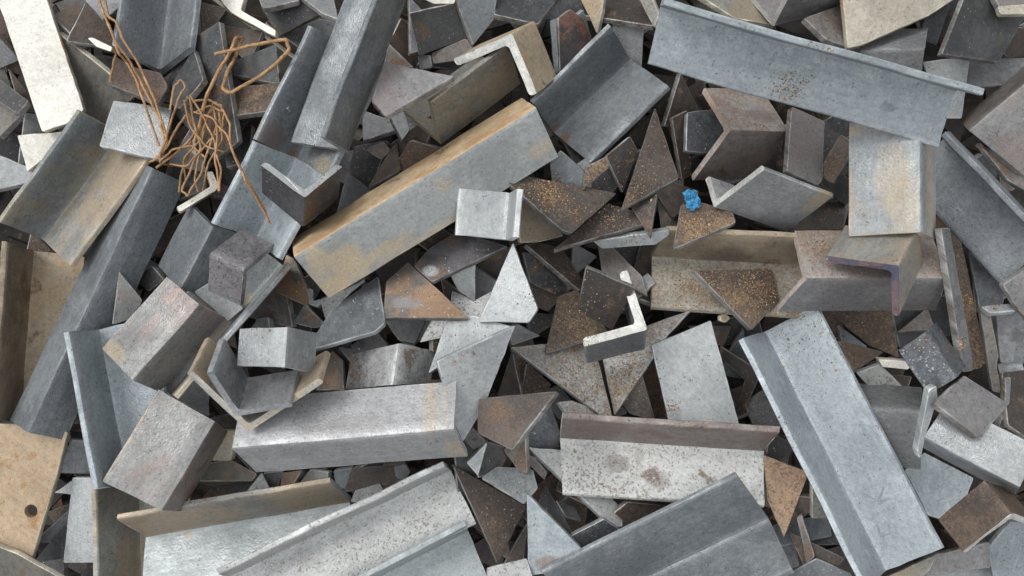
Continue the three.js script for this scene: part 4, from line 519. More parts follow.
plateOffcut('plate_offcut', 'little dark plate in the gap between tan-stained hanging angle and hooked bright-ended angle', 'dark', [272.4, -77.5, -90.6], [-0.54, -0.35], [-17.1, -18.5, 30.3, 4.5, 16.6, 19.7, -29.8, -5.7]);
plateOffcut('plate_offcut', 'narrow dull dark plate in the gap between cream strip and wide V trough', 'purpledark', [-433, -84.5, -165.4], [0.29, 0.55], [21.5, 20.7, -27.2, -6.9, -21.9, -22, 27.6, 8.2]);
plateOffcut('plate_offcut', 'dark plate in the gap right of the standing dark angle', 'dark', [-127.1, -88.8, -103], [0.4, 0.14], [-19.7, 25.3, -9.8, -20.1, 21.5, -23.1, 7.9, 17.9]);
plateOffcut('plate_offcut', 'small grey plate in the gap between pale sandy wedge and dark grainy plate', 'grey', [374.7, -111.1, -235.2], [0.09, -0.62], [9.2, -12.4, 6.7, 17.7, -10, 12.5, -5.9, -17.7]);
plateOffcut('triangle_offcut', 'little dark brown triangle in the gap between tall speckled triangle and pinkish roof angle', 'browndark', [150.1, -99.8, -157], [-0.6, -0.07], [-3.7, -30.2, 23, 12, -19.3, 18.2]);
plateOffcut('plate_offcut', 'narrow gritty brown plate in the gap between blue-grey triangle and white speckled angle', 'rustgrit', [57.5, -120.3, 201.8], [-0.65, 0.04], [-12.7, 19.6, -8.1, -25.9, 13.8, -20.2, 7, 26.6]);
plateOffcut('triangle_offcut', 'small brown triangle in the gap between dark grainy plate and light pinkish angle', 'brown', [429.6, -92, -212.6], [-0.25, -0.79], [-42.5, -10.7, 20.4, -9.5, 22.2, 20.2]);
plateOffcut('triangle_offcut', 'small rusty grey triangle in the gap between frosty dark angle and heat-tinted angle', 'rustgrey', [353.8, -95.1, 30], [-0.06, 0.41], [-21.8, 7.7, 9.2, -13.1, 12.6, 5.4]);
plateOffcut('triangle_offcut', 'small grey triangle in the gap between purple-grey blade and tall grey ridge angle', 'grey', [-120.6, -121, -146.1], [0.03, 0.57], [27.2, 0.8, -11.9, 15.2, -15.3, -16]);
plateOffcut('plate_offcut', 'rusty fragment in the dark gap below the long bright-toed angle', 'rust', [144, -107.2, -144.9], [0.27, 0.19], [-9.4, -5.6, 4.4, -17.6, 8.5, 8.3, -3.4, 14.9]);
plateOffcut('triangle_offcut', 'narrow dull dark triangle in the gap between orange kite plate and marked light angle', 'purpledark', [228.7, -92.1, 140.4], [-0.44, 0.66], [-18.7, 16.2, -2.6, -15.5, 21.3, -0.7]);
plateOffcut('triangle_offcut', 'little dull dark triangle in the gap between speckled pale angle and long flat angle', 'purpledark', [-132.2, -114, 169.3], [-0.13, -0.44], [24.1, -24, -3.3, 25.9, -20.8, -1.9]);
plateOffcut('triangle_offcut', 'small dark brown triangle in the gap between orange-tinted triangle and silver pointed triangle', 'browndark', [-45.4, -72.1, 14.1], [-0.13, -0.49], [-13.5, -22.4, 20.8, 3.7, -7.3, 18.8]);
plateOffcut('triangle_offcut', 'narrow dark brown triangle in the gap between large pale angle and pink-grey rounded angle', 'browndark', [-245.5, -106.1, 162.3], [0.38, 0.04], [38.6, 13, -29, 13.2, -9.6, -26.2]);
plateOffcut('triangle_offcut', 'narrow brown triangle in the gap between wide dark blue angle and frosty dark angle', 'brown', [418.8, -110.8, -2.4], [0.3, 0.5], [-3.8, -31.8, 16.6, 8.6, -12.8, 23.2]);
plateOffcut('plate_offcut', 'narrow dark brown plate in the gap between long ochre angle and silver centre square', 'browndark', [-54.9, -74.3, -34.5], [-0.55, -0.15], [14.3, 22.5, -26.6, -4.5, -14.7, -23.2, 27, 5.2]);
plateOffcut('plate_offcut', 'little grey plate in the gap between wide V trough and cream strip', 'grey', [-415.8, -96.7, -125.5], [-0.63, -0.21], [-12.3, 23.4, -2.8, -25.5, 13, -24.1, 2, 26.3]);
plateOffcut('triangle_offcut', 'little dark triangle in the gap between blue-grey triangle and brown speckled triangle', 'dark', [27.4, -115.1, 169.6], [-0.62, 0.54], [-27.8, 5, 9.4, -17, 18.4, 12]);
plateOffcut('triangle_offcut', 'small dark triangle in the gap between browned trough angle and wire tangle', 'dark', [-212.6, -63.7, -183.9], [0.24, 0.46], [-39.8, 0.9, 15.4, -19.8, 24.3, 18.9]);
plateOffcut('plate_offcut', 'small grey plate in the gap between thick dark triangle and tall speckled triangle', 'grey', [47.4, -52.1, -86.6], [0.01, 0.4], [-22.9, 4.9, 13.7, -21.2, 23.5, -4.2, -14.3, 20.6]);
plateOffcut('plate_offcut', 'dark plate under the tall grey ridge angle\'s lower end', 'dark', [-147.9, -102.6, -107.3], [0.2, 0.4], [-13.3, -14.9, 16.2, -13.8, 8, 19.2, -11, 9.5]);
plateOffcut('plate_offcut', 'grey plate in the gap above the pale ended hooked angle', 'grey', [202.8, -122.3, -106.2], [-0.2, 0.4], [-19.5, -8.9, 15.2, -12, 20.8, 5.2, -16.5, 15.6]);
plateOffcut('plate_offcut', 'brown plate in the gap below the frosty speckled dark angle', 'browndark', [341, -119.9, 86.9], [0.1, 0.5], [-15.6, -9.2, 18.5, -7.8, 9.5, 9.2, -12.4, 7.8]);
plateOffcut('plate_offcut', 'little rusty grey plate in the gap between orange kite plate and marked light angle', 'rustgrey', [231.6, -116, 165.8], [-0.0, -0.38], [-13.6, 29.7, -11.9, -35.1, 14.1, -30.4, 11.3, 35.7]);
plateOffcut('triangle_offcut', 'small dull dark triangle in the gap between thick dark triangle and tall speckled triangle', 'purpledark', [80.6, -75.2, -94.2], [-0.61, -0.33], [33.3, -24.7, -4.3, 27.3, -29, -2.6]);
plateOffcut('triangle_offcut', 'small grey triangle in the gap between wire tangle and square light plate', 'grey', [-274.2, -81.2, -114.2], [-0.07, -0.47], [9.1, -24.9, 11.7, 15.2, -20.8, 9.7]);
plateOffcut('triangle_offcut', 'small brown triangle in the gap between wide dark blue angle and tan-stained hanging angle', 'brown', [385.6, -106.8, -66.2], [-0.18, 0.71], [-39.5, 24.4, 12.2, -30.7, 27.3, 6.3]);
plateOffcut('triangle_offcut', 'little gritty brown triangle in the gap between V offcut behind the wire and wire tangle', 'rustgrit', [-259.6, -89.9, -233], [-0.45, 0.24], [-3, 23.5, -9.1, -13, 12.1, -10.5]);
plateOffcut('triangle_offcut', 'little grey triangle in the gap between purple-grey blade and olive grey trough', 'grey', [-76.8, -100.4, -225], [-0.47, 0.26], [-13.1, -30.2, 23.8, 5.9, -10.8, 24.3]);
plateOffcut('triangle_offcut', 'narrow gritty brown triangle in the gap between wide V trough and long dark ridge angle', 'rustgrit', [-428.7, -121.2, -33.2], [-0.31, -0.22], [-12.3, 18.3, -0.8, -16.7, 13, -1.5]);
plateOffcut('triangle_offcut', 'narrow pale grey triangle in the gap between thick dark triangle and white L end', 'silvergrey', [61.4, -116.9, -25.7], [-0.44, 0.72], [-10.6, 18.5, -5.7, -15.5, 16.2, -3]);
plateOffcut('triangle_offcut', 'little pale grey triangle in the gap between silver pointed triangle and orange-tinted triangle', 'silvergrey', [-27.7, -82.1, -2.5], [0.65, 0.04], [-25, -31.1, 26.7, 5.1, -1.8, 26.1]);
plateOffcut('plate_offcut', 'little dark brown plate in the gap between thick dark triangle and silver centre square', 'browndark', [18.9, -74, -50.8], [0.33, -0.12], [-25.6, -3.2, 20.3, -16.5, 26.3, 3.6, -20.9, 16.1]);
plateOffcut('plate_offcut', 'small brown plate in the gap between longest light angle and pinkish roof angle', 'brown', [271.1, -113.8, -129.6], [-0.31, -0.48], [-34.1, -11.7, 32.9, -11.3, 35.5, 13, -34.2, 10]);
plateOffcut('plate_offcut', 'narrow blue-grey plate in the gap between orange kite plate and marked light angle', 'scale', [246.3, -78.2, 204.7], [-0.45, 0.41], [-28.1, -7.3, 27.1, -10.2, 28.5, 8.3, -27.5, 9.2]);
plateOffcut('triangle_offcut', 'little brown triangle in the gap between browned trough angle and V offcut behind the wire', 'brown', [-237.3, -98.4, -216.4], [0.25, 0.31], [-33, -18.8, 21.6, -6.4, 11.4, 25.1]);
plateOffcut('triangle_offcut', 'little dark triangle in the gap between pale sandy wedge and dark grainy plate', 'dark', [378, -115.5, -251.7], [-0.21, -0.44], [40.8, -8.1, -9.9, 20.7, -30.9, -12.6]);
plateOffcut('plate_offcut', 'dark purplish plate tucked under the cream strip beside its pale raised edge', 'brown', [-416.7, -92, -154.2], [-0.62, -0.42], [-7.2, -30.8, 6.1, -8, 5.8, 18.4, -4.8, 20.4]);
plateOffcut('plate_offcut', 'brown tilted plate with a pale edge between cream strip and wire', 'brown', [-370.8, -85.7, -224.4], [-0.45, 0.6], [-19.5, -6.3, -7.4, -26, 16.5, 10.5, 10.4, 21.8]);
plateOffcut('plate_offcut', 'grey-brown plate with long pale upper edge, sloping from cream strip to square plate', 'olive', [-353.4, -84.1, -170.1], [0.53, -0.53], [-29.9, -45.6, 15.8, -10.4, 37, 9.8, 1.3, 30.7, -24.2, 15.5]);
plateOffcut('plate_offcut', 'near black four-sided plate under the loop of the bent wire', 'dark', [-231.7, -78, -153.1], [-0.23, -0.07], [-11.6, -33.2, 19.2, -5.8, 2, 20.9, -9.7, 18.1]);
plateOffcut('plate_offcut', 'long dark olive flange with pale upper edge crossing behind the wire loop', 'olive', [-240.6, -109.3, -221.5], [0.46, -0.59], [-48.4, -41.1, -24.9, -33.5, 51.7, 22.2, 21.5, 52.4]);
plateOffcut('plate_offcut', 'small grey wedge between dark square plate and purple-grey blade', 'grey', [-76, -99.1, -196.6], [0.39, -0.28], [-6.9, -5.8, 4.9, -5.4, 6.4, 5.3, -4.5, 5.8]);
plateOffcut('plate_offcut', 'broad dark brown plate at the top behind the tan-edged triangle', 'brown', [103.8, -117.7, -241.6], [-0.46, -0.07], [-28.4, -10.9, 13, -26.2, 28.1, -0.3, 13.5, 14.2, -26.3, 23.2]);
plateOffcut('plate_offcut', 'dark blue plate at the edge below the dark grainy plate', 'darkblue', [458.2, -120.2, -215], [-0.03, 0.25], [-3.3, -19.7, 17.3, -33.7, 6.9, 30.4, -20.9, 23]);
plateOffcut('plate_offcut', 'dark flat piece between pale blue shard and silver pointed triangle', 'browndark', [-17.2, -86.5, -16.8], [0.14, -0.19], [-11.9, -8.8, 17.2, -18.8, 6.9, 16, -12.1, 11.7]);
plateOffcut('plate_offcut', 'dark brown plate at the right edge below the grey upright plate', 'browndark', [429.9, -78.3, 96.4], [-0.15, 0.39], [-10.9, -24.5, 22, -27.4, 5.1, 34, -16.3, 17.9]);
plateOffcut('plate_offcut', 'dark plate deep in the hole near the lower edge', 'dark', [264.2, -95.5, 204.8], [0.19, 0.18], [-17.1, -12.7, 10.3, -20.7, 21.5, 15.7, -14.8, 17.7]);
plateOffcut('plate_offcut', 'dark rounded plate in the hole left of the angle with raised marks', 'dark', [220.3, -107.8, 110.5], [0.27, 0.15], [-16, -9.3, 4.3, -22.1, 15.7, 11.8, -4, 19.6]);
plateOffcut('plate_offcut', 'brown plate in the gap between long dark ridge and blue ridge angles', 'brown', [-310.6, -122.5, -48.2], [-0.52, 0.05], [-6.5, -9.1, 12.6, -20.8, 8.5, 4.8, -14.6, 25.1]);
plateOffcut('triangle_offcut', 'small bright shard left of the upright silver plate', 'silver', [-402.6, -125.2, 181.7], [0.36, 0.11], [-13.2, 4.4, 6.1, -8.7, 7.1, 4.3]);
plateOffcut('plate_offcut', 'brown plate in the gap between tall speckled triangle and blue plastic shred', 'browndark', [142.3, -122.8, -73.9], [0.3, 0.2], [-12.4, -17, 12.7, -25.3, 7.7, 14.9, -7.9, 27.3]);
plateOffcut('plate_offcut', 'dark brown plate below the tip of the hooked angle', 'browndark', [258.2, -91.9, -60], [0.0, 0.35], [-29.4, -11.1, 32.1, -16.5, 26.3, 12, -29, 15.5]);
plateOffcut('plate_offcut', 'small grey plate seen under the fine tan toe and the cube-like offcut', 'grey', [-219.9, -124.2, 25.2], [-0.3, 0.3], [-15.6, -9, 3.8, -14.3, 15.5, 7.4, -3.7, 15.9]);
plateOffcut('plate_offcut', 'dark plate between the worn light angle and the dark scratched wedge', 'dark', [-192.5, -124.2, 32.4], [0.3, 0.3], [-12.7, -5.2, 6.5, -10.7, 13.7, 6.9, -7.5, 9]);
plateOffcut('plate_offcut', 'dark brown plate below the nested pair of angles', 'browndark', [-260.2, -123.1, 124.7], [0.2, -0.3], [-15.8, -5.7, 14.2, -14.2, 15.8, 6.5, -14.2, 13.4]);
plateOffcut('plate_offcut', 'dark plate standing in the gap left of the upright silver plate', 'dark', [-415.7, -123.4, 252.1], [0.4, 0.2], [-16.8, 0.5, 10.8, -18.2, 16.3, 4.6, -10.2, 13.1]);
plateOffcut('plate_offcut', 'grey offcut in the hole above the tan strip near the lower edge', 'grey', [242.4, -121.2, 241.5], [0.3, 0.2], [-14.4, -6.3, 10.8, -15.3, 14.3, 6.2, -10.7, 15.3]);
plateOffcut('triangle_offcut', 'narrow grey triangle in the gap between cream strip and square light plate', 'grey', [-447.6, -105.7, -205.2], [0.19, -0.57], [-2.8, -17.1, 15.3, 5, -12.5, 12.1]);
plateOffcut('triangle_offcut', 'little grey triangle in the gap between V offcut behind the wire and cream strip', 'grey', [-360.4, -101, -251], [-0.0, 0.37], [-25.2, -26.3, 24, 0.7, 1.2, 25.6]);
plateOffcut('triangle_offcut', 'little dark triangle in the gap between purple-grey blade and olive grey trough', 'dark', [-61.4, -113, -205.9], [-0.53, -0.05], [26, 10.5, -20.5, 10.4, -5.6, -20.9]);
plateOffcut('triangle_offcut', 'small dull dark triangle in the gap between silver pointed triangle and white L end', 'purpledark', [26.9, -119.5, 30.3], [-0.37, 0.31], [24.5, -5.4, -10.1, 14.1, -14.4, -8.7]);
plateOffcut('triangle_offcut', 'narrow rusty grey triangle in the gap between cream strip and wide V trough', 'rustgrey', [-450, -105.8, -157.8], [0.36, 0.56], [-42.8, -29.9, 31.6, 1.2, 11.2, 28.8]);
plateOffcut('plate_offcut', 'small dull dark plate in the gap between cream strip and wide V trough', 'purpledark', [-450.4, -110.9, -129.5], [-0.74, 0.23], [-17.1, -18.7, 20.9, -4.8, 17.1, 20.1, -20.9, 3.4]);
plateOffcut('triangle_offcut', 'narrow brown triangle in the gap between purple-grey blade and tall grey ridge angle', 'brown', [-96.4, -111.4, -212], [-0.75, -0.05], [-25.8, 30.7, -1.2, -27, 27, -3.7]);
plateOffcut('triangle_offcut', 'narrow pale grey triangle in the gap between hooked bright-ended angle and tan-stained hanging angle', 'silvergrey', [283.3, -108.6, -62.4], [-0.23, -0.52], [12.1, 33.2, -26.4, -14.3, 14.4, -18.9]);
plateOffcut('triangle_offcut', 'grey triangle in the dark below the bright shard near the holed plate', 'grey', [-397.1, -99.6, 212.6], [-0.31, -0.05], [-17.5, 8.1, 9.8, -18.6, 7.7, 10.5]);
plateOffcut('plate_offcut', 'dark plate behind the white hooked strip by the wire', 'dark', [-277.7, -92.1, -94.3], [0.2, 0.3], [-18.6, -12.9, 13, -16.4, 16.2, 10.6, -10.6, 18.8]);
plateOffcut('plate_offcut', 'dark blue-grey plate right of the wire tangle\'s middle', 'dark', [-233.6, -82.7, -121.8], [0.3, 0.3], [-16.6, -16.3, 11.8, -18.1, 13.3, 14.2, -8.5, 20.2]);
plateOffcut('triangle_offcut', 'little dull dark triangle in the gap between clean V trough and thick dark triangle', 'purpledark', [57.8, -104.9, -129.7], [-0.01, 0.36], [2.8, 35.1, -20.1, -15.6, 17.3, -19.5]);
plateOffcut('triangle_offcut', 'narrow dull dark triangle in the gap between cream strip and V offcut behind the wire', 'purpledark', [-379.4, -112, -248.2], [0.45, 0.46], [21.4, 35.2, -29.9, -14, 8.6, -21.2]);
plateOffcut('plate_offcut', 'small pale grey plate in the gap between tilted square plate and frosty dark angle', 'silvergrey', [437.3, -94.5, 86.7], [0.36, -0.18], [0.8, 27, -16.6, -20.4, -0.3, -27.6, 16.1, 20.9]);
plateOffcut('triangle_offcut', 'small grey triangle in the gap between orange-tinted triangle and scratched wedge', 'grey', [-88.7, -123.5, 38.5], [-0.17, -0.31], [24.9, -10.9, -7.2, 21.4, -17.7, -10.5]);
plateOffcut('triangle_offcut', 'narrow gritty brown triangle in the gap between holed tan plate and pink-grey rounded angle', 'rustgrit', [-392.7, -110.6, 207.9], [0.67, -0.0], [12.7, 28.1, -31.5, -3.7, 18.9, -24.4]);
plateOffcut('triangle_offcut', 'small dark triangle in the gap between wire tangle and standing dark angle', 'dark', [-250, -100.8, -99.7], [0.42, -0.7], [18.6, 19, -23.4, 0.6, 4.8, -19.6]);
plateOffcut('plate_offcut', 'small rusty grey plate in the gap between wire tangle and blue ridge angle', 'rustgrey', [-271.8, -111.2, -98.5], [-0.57, 0.4], [-26.2, -20, 29, -8.7, 26.2, 21.7, -29, 7]);
plateOffcut('plate_offcut', 'narrow dark brown plate in the gap between white L end and pale grit-floored angle', 'browndark', [120.9, -102.7, -20.8], [-0.3, 0.75], [-24.2, 26, -0.3, -33.8, 26.4, -26.2, -1.9, 34]);
plateOffcut('triangle_offcut', 'little dark triangle in the gap between tilted square plate and frosty dark angle', 'dark', [451.2, -116, 111.4], [-0.62, -0.35], [-8.7, -32.5, 32.2, 22.3, -23.5, 10.3]);
plateOffcut('triangle_offcut', 'small rusty grey triangle in the gap between wide dark blue angle and light pinkish angle', 'rustgrey', [445.1, -118.5, -100.8], [-0.57, 0.04], [-17.9, -22.4, 27.7, 3, -9.9, 19.4]);
plateOffcut('triangle_offcut', 'narrow pale grey triangle in the gap between silver pointed triangle and white L end', 'silvergrey', [30.8, -113.1, -4.8], [0.73, 0.12], [-16.6, -25.8, 22.7, 2.8, -6.1, 23]);
plateOffcut('plate_offcut', 'narrow brown plate in the gap between grey trapezoid and orange kite plate', 'brown', [213.5, -120, 98], [0.32, 0.68], [29.1, 0, -25.7, 21.9, -30.4, -0.5, 27, -21.4]);
plateOffcut('triangle_offcut', 'narrow dark triangle in the gap between pinkish roof angle and tall speckled triangle', 'dark', [163.8, -111.4, -137.7], [-0.07, 0.56], [-15.8, -31.8, 25.2, 5.3, -9.4, 26.5]);
plateOffcut('plate_offcut', 'brown floor plate in the gap left of the light embossed angle', 'rust', [260.3, -119.3, 29.4], [0.22, 0.27], [-25.9, -18.5, 28.1, -14.3, 36.8, 20.7, -2.1, -0.8, -36.8, 12.9]);
plateOffcut('plate_offcut', 'dark plate in the gap above the frosty speckled dark angle', 'dark', [367.2, -111.3, 29.2], [-0.44, -0.12], [-39.2, -10.2, 25.1, -23.8, 42.3, 10.8, -28.1, 23.2]);
plateOffcut('plate_offcut', 'wide olive brown plate at the edge below the cream strip', 'olive', [-450.5, -118.3, -160.4], [-0.37, -0.05], [-10.5, -52.3, -1.6, -33.9, 13.9, 21.5, 10.6, 36, -12.5, 28.7]);
plateOffcut('plate_offcut', 'blue-grey plate at the picture top behind the start of the wire', 'dark', [-365.9, -119.9, -250.9], [-0.05, 0.37], [-27.3, -16.1, 14.8, -17, 12.6, 5.8, -0.1, 27.2]);
plateOffcut('plate_offcut', 'dark plate in the deep gap below the bright narrow edge plate', 'dark', [107, -114.3, -19.1], [-0.35, 0.28], [-29.3, -17.1, 27.6, -24.6, 20.9, 29.7, -19.3, 12]);
plateOffcut('plate_offcut', 'rusty bottom plate left of the light grey trapezoid', 'rust', [126.2, -119.3, 91.6], [0.43, -0.21], [-11.8, -31.7, 4.6, -36.8, 17.1, 35.6, -9.8, 33]);
plateOffcut('plate_offcut', 'dark reddish brown plate behind the upper half of the cream strip', 'rust', [-447.8, -111.4, -216.1], [-0.12, -0.48], [-4.2, -27.3, 10.1, -26.3, 12, 28.1, -4.4, 20.5, -13.4, 5]);

// ---------------------------------------------------------------- rusty tie wire, tangled
{
  const t = new THREE.Group(); t.name = 'wire_tangle'; scene.add(t); t.position.set(-0.2669, -0.0646, -0.1310);
  tag(t, 'tangle of rusty orange tie wire with a bent triangular loop, lying on the offcuts', 'wire');
  const wm = material('wire');
  const wire = (r, p) => {
    const v = []; for (let i = 0; i < p.length; i += 3) v.push(new THREE.Vector3(p[i] * MM, p[i + 1] * MM, p[i + 2] * MM).sub(t.position));
    for (let i = v.length - 2; i > 0; i--) { const a = v[i], b = v[i + 1], t = rr(.3, .7), l = a.distanceTo(b); if (l > .009) v.splice(i + 1, 0, a.clone().lerp(b, t).add(new THREE.Vector3(rr(-.03, .03) * l, rr(0, .04) * l, rr(-.03, .03) * l))); }
    const g = new THREE.TubeGeometry(new THREE.CatmullRomCurve3(v, false, 'catmullrom', .42), v.length * 8, r * MM, 7);
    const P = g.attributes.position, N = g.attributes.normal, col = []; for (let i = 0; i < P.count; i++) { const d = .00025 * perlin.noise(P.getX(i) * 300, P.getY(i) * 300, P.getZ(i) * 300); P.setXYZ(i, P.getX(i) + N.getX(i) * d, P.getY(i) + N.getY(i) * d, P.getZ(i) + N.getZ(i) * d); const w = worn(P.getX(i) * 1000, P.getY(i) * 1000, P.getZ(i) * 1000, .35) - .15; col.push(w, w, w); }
    g.setAttribute('color', new THREE.Float32BufferAttribute(col, 3));
    const uv = g.attributes.uv; for (let i = 0; i < uv.count; i++) uv.setXY(i, uv.getX(i) * 1.2, uv.getY(i) * .1);
    mesh('wire', g, wm, t);
  };
  wire(1.1, [-349.5, -75.6, -247.6, -337.8, -62.2, -227.9, -323.2, -44.3, -209, -316.9, -42.9, -195, -309.8, -49.9, -183.3, -302.7, -52.3, -169.3, -292.9, -48.6, -152.1, -286.5, -52.5, -136.8, -282.2, -51.9, -120.4, -286.8, -53.1, -108.4]);
  wire(1.05, [-351, -90.5, -253, -329.3, -53.4, -222.5, -320.5, -48.6, -215.3, -313.1, -43.3, -200.7, -305.8, -50.1, -186.5, -300.3, -52.2, -174.1, -289.5, -49.9, -152.4, -284.3, -53, -132.8, -280.4, -51.5, -117.9, -289.5, -51.9, -105.7]);
  wire(1.0, [-323.5, -48.2, -207.1, -315.2, -41.1, -188.8, -312.2, -48.3, -182.8, -304.3, -50.5, -167.2, -296.1, -46.7, -147.7, -292.6, -51.6, -131.7, -287.1, -51.9, -115.5]);
  wire(.85, [-320.3, -41.7, -193.8, -321, -49.6, -189.7, -326.2, -55.3, -179.8, -329.2, -56.5, -168.7]);
  wire(1.5, [-238.8, -44.4, -188.2, -222.6, -41.7, -190.6, -201.2, -39.7, -194.8, -176.3, -24.8, -193.5, -168.7, -5.4, -180.1, -184, -21.5, -173.1, -207, -33, -162.8, -223.4, -34.6, -154.5, -230, -37.5, -159.2, -226.2, -35.9, -170.7, -223.2, -53.1, -195.5, -223.3, -65.7, -207.5, -225.6, -55.2, -204.3, -226.9, -40.2, -185.4, -235, -33.9, -166.2, -240.9, -32.8, -152.5, -250.3, -44.9, -135.2, -258.8, -52.5, -118.8]);
  wire(.95, [-254, -35.9, -148.4, -242.6, -39.3, -150, -231, -38.1, -143.4, -222.4, -31.7, -128.6, -218.2, -23.9, -107.5, -203.3, -11.7, -81, -195.1, -19.7, -64.2, -188.4, -23.3, -49.8]);
  wire(.85, [-254.4, -40.9, -140.8, -238.8, -37.8, -135.3, -224.5, -28.7, -120.9, -212, -14.7, -98.3, -200.5, -17.3, -77.1, -193.1, -23.5, -62.3, -189.7, -25.2, -51.5]);
  wire(.9, [-272.3, -37.8, -141.7, -270, -39.9, -159.7, -263.4, -37.6, -165.5, -259.9, -36.8, -159.8, -264.3, -33.8, -148.7, -273, -43.5, -136.5, -280, -48.7, -119.8, -285.9, -47.3, -105, -293, -48.6, -102]);
  wire(.95, [-291.3, -48.5, -102, -281.3, -51.7, -113.8, -270.4, -49, -131.2, -259.5, -41.7, -139.4, -257.9, -54.2, -130.6, -265.7, -61.6, -113.9, -274.3, -64.4, -93.6, -278.1, -69.9, -80.2]);
  wire(.95, [-255.4, -35.4, -151.5, -256.3, -43.9, -135, -251.5, -48, -113.2, -263.6, -56.4, -95, -271.8, -60.3, -80.7, -265.2, -56.2, -75.3, -252.7, -51.4, -92.6, -240.4, -42.1, -118.6, -232.8, -40.9, -137.6, -230.3, -36.1, -144.5, -239.2, -43.1, -148.5, -246.9, -46.6, -132.3, -254, -50.5, -107.9, -259.5, -56.3, -90.1, -257.6, -57.7, -78.8]);
  wire(1.05, [-289, -50.7, -97.4, -278.2, -56, -108, -265.5, -56.8, -119.6, -251.9, -51.2, -133.2, -236.8, -41.1, -145.6]);
  wire(.9, [-238.8, -42, -144.2, -235.1, -38.5, -125.9, -233.9, -30.8, -100.8, -226.4, -18.5, -74.9]);
  wire(.85, [-280.1, -56.6, -101.6, -266.2, -54.6, -99.6, -250.7, -48.1, -111.6, -231, -38.1, -127.4, -229, -36.9, -139.9, -241.8, -41.6, -145.7, -253.1, -41.8, -141]);
  wire(.85, [-255.1, -34.6, -152.9, -245.5, -38.6, -135.5, -237.3, -38.1, -117.9, -228.5, -28.8, -92.6, -225.1, -15, -73.8]);
  wire(.85, [-271.5, -67.8, -88.3, -270.3, -60.8, -105.5, -252.8, -49.3, -119.9, -242.9, -42.3, -141.1]);
  wire(.9, [-284.9, -72.2, -102.2, -285, -48.8, -102, -277.1, -53.4, -112.5, -260.9, -53.5, -115.8, -247.7, -48.9, -105.2]);
  wire(.8, [-254.3, -60, -80.7, -245.4, -47, -99.3, -231.3, -38.9, -118, -233.6, -38.7, -140.3]);
  wire(.8, [-260.5, -36.2, -149.3, -258, -42.1, -129.8, -245.7, -43.5, -114, -229.6, -38.8, -108.4]);
}
// ---------------------------------------------------------------- crumpled shred of blue plastic
{
  const g = new THREE.PlaneGeometry(.011, .016, 30, 40); g.rotateX(-Math.PI / 2); const P = g.attributes.position;
  for (let i = 0; i < P.count; i++) { const x = P.getX(i) * 1000, z = P.getZ(i) * 1000; const k = 1 + .4 * perlin.noise(x * .2, z * .2, 5); P.setXYZ(i, (x * k + 1.6 * perlin.noise(z * .3, 2, 1)) * MM, (2.6 + 5 * perlin.noise(x * .25, z * .25, 8) + 3 * Math.abs(perlin.noise(x * .5, z * .5, 3)) + 1.4 * Math.abs(perlin.noise(x * 1.1, z * 1.1, 6))) * MM, (z * k + 1.4 * perlin.noise(x * .4, 4, 1)) * MM); }
  g.computeVertexNormals();
  const m = new THREE.MeshPhysicalMaterial({ color: new THREE.Color(.06, .28, .5), roughness: .5, side: THREE.DoubleSide });
  const o = mesh('plastic_shred', g, m, scene); o.position.set(0.1452, -0.0500, -0.0714); o.rotation.set(.1, .35, -.1);
  tag(o, 'crumpled bright blue plastic shred on the brown grit-covered triangle', 'plastic shred');
}
// ---------------------------------------------------------------- raised rolling marks on the big light angle
{
  const mm = material('bluesilver', 1.05), bar = (x0, y0, x1, y1) => {
    const l = Math.hypot(x1 - x0, y1 - y0), g = new THREE.CapsuleGeometry(.55, l, 3, 6); g.rotateZ(-Math.PI / 2 + Math.atan2(y1 - y0, x1 - x0)); g.scale(1, 1, .6); g.translate((x0 + x1) / 2, (y0 + y1) / 2, 0); return g;
  };
  const glyph = (list) => { const g = mergeGeometries(list); g.setAttribute('color', new THREE.Float32BufferAttribute(new Array(g.attributes.position.count * 3).fill(1.08), 3)); return g; };
  { const o = mesh('raised_mark', glyph([bar(147.3, 15.9, 159.9, 26.6), bar(159.9, 26.6, 159.8, 35.1), bar(159.2, 27.0, 150.3, 34.8)]).scale(MM, MM, MM), mm, marked); o.position.z = 0.0049; }
  { const o = mesh('raised_mark', glyph([bar(177.6, 16.0, 186.7, 14.8), bar(186.7, 14.8, 186.0, 21.9), bar(178.3, 24.9, 182.4, 24.5)]).scale(MM, MM, MM), mm, marked); o.position.z = 0.0049; }
  { const o = mesh('raised_mark', glyph([bar(178.5, 29.0, 187.7, 28.5), bar(177.1, 36.3, 187.0, 35.5)]).scale(MM, MM, MM), mm, marked); o.position.z = 0.0049; }
}
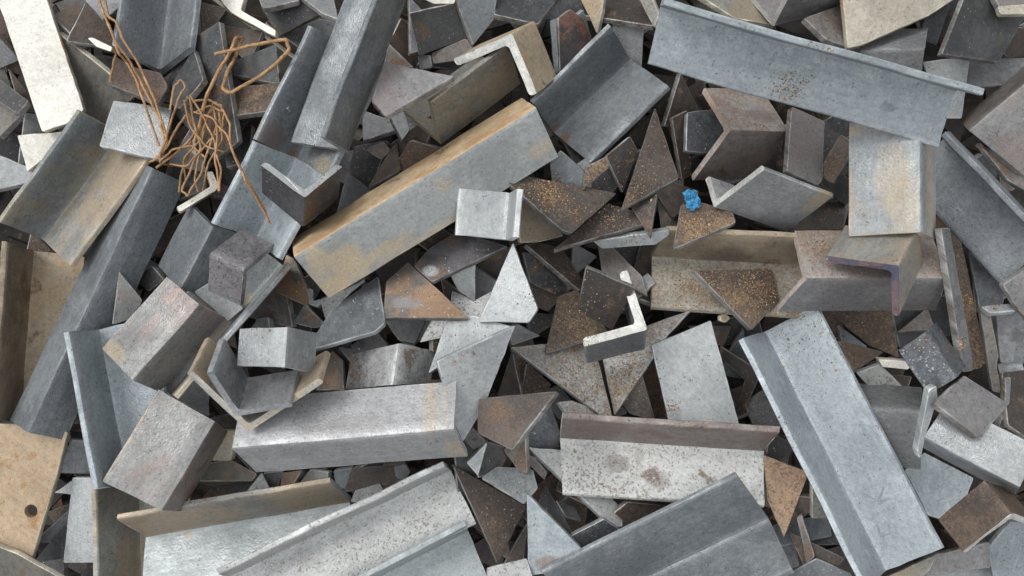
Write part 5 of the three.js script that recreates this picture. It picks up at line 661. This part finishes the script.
// ---------------------------------------------------------------- loose rust grit lying on the pieces
{
  const spots = [];
  const spot = (x, z, r, n) => spots.push([x, z, r, n]);
  spot(28.3, -77.1, 15.0, 780);
  spot(49.6, -59.9, 9.0, 120);
  spot(77.2, -59.3, 13.5, 150);
  spot(150.3, -46.4, 13.5, 330);
  spot(193.7, 3.3, 18.0, 270);
  spot(154.3, -5.1, 19.5, 270);
  spot(216.8, 9.7, 13.5, 120);
  spot(201.4, -145.9, 15.0, 330);
  spot(246.3, -32.0, 13.5, 180);
  spot(302.9, 36.6, 13.5, 150);
  spot(48.2, 72.4, 22.5, 390);
  spot(100.9, 70.7, 15.0, 270);
  spot(55.1, 35.1, 10.5, 150);
  spot(396.9, 10.4, 6.8, 210);
  spot(349.6, 44.3, 5.2, 120);
  spot(23.7, -22.0, 6.0, 48);
  spot(167.3, -66.1, 7.5, 60);
  spot(142.9, -50.6, 10.5, 120);
  spot(132.2, 100.0, 7.5, 90);
  spot(95.0, -46.7, 13.5, 120);
  spot(208.2, -25.2, 15.0, 120);
  spot(-89.9, -107.6, 9.0, 90);
  spot(-288.4, -154.0, 4.5, 18);
  spot(98.3, -80.1, 30.0, 330);
  spot(40.6, 10.2, 30.0, 330);
  spot(108.6, 86.6, 30.0, 330);
  spot(251.8, 34.3, 33.8, 330);
  spot(160.2, -92.0, 22.5, 180);
  spot(14.5, 155.1, 33.8, 210);
  spot(218.9, 98.9, 30.0, 240);
  spot(-179.9, 10.2, 30.0, 120);
  spot(294.4, 9.0, 22.5, 120);
  spot(122.9, -166.8, 45.0, 120);
  spot(-139.1, -101.4, 30.0, 150);
  spot(-48.5, 32.9, 37.5, 120);
  spot(71.6, 156.1, 37.5, 150);
  scene.updateMatrixWorld(true);
  const solid = []; scene.traverse((o) => { if (o.isMesh && !o.isInstancedMesh && o.name !== 'wire') solid.push(o); });
  const boxes = solid.map((o) => new THREE.Box3().setFromObject(o)), ray = new THREE.Raycaster(), M = new THREE.Object3D(), list = [], down = new THREE.Vector3(0, -1, 0);
  seed = 991;
  for (const [x, z, r, n] of spots) for (let i = 0; i < n; i++) {
    const d = r * MM * Math.sqrt(-Math.log(1 - .95 * rnd())) * .75, a = rr(0, 6.283), px = x * MM + d * Math.cos(a), pz = z * MM + d * Math.sin(a);
    ray.set(new THREE.Vector3(px, .4, pz), down);
    const near = solid.filter((o, k) => { const b = boxes[k]; return px > b.min.x && px < b.max.x && pz > b.min.z && pz < b.max.z; });
    const hit = ray.intersectObjects(near, false)[0];
    if (hit && hit.face.normal.clone().transformDirection(hit.object.matrixWorld).y > .72) list.push([hit.point.x, hit.point.y, hit.point.z]);
  }
  const g = new THREE.IcosahedronGeometry(1, 0); g.deleteAttribute('uv');
  const im = new THREE.InstancedMesh(g, new THREE.MeshStandardMaterial({ color: new THREE.Color(1, 1, 1), roughness: 1 }), list.length), c = new THREE.Color();
  list.forEach(([x, y, z], k) => {
    const s = rr(.22, .62) * (rnd() < .04 ? 1.9 : 1) * MM; M.position.set(x, y + s * .35, z); M.rotation.set(rr(0, 6), rr(0, 6), rr(0, 6)); M.scale.set(s * rr(.7, 1.5), s * rr(.5, 1), s); M.updateMatrix(); im.setMatrixAt(k, M.matrix);
    const t = rnd(); t < .5 ? c.setRGB(.33 * rr(.6, 1.3), .22 * rr(.7, 1.2), .12 * rr(.6, 1.3)) : t < .85 ? c.setRGB(.17, .1, .06) : c.setRGB(.5, .4, .28); im.setColorAt(k, c);
  });
  im.name = 'rust_grit'; im.castShadow = im.receiveShadow = true; scene.add(im);
  tag(im, 'loose orange brown rust grit scattered on the offcuts', 'rust grit', null, 'stuff');
}
renderer.render(scene, camera);
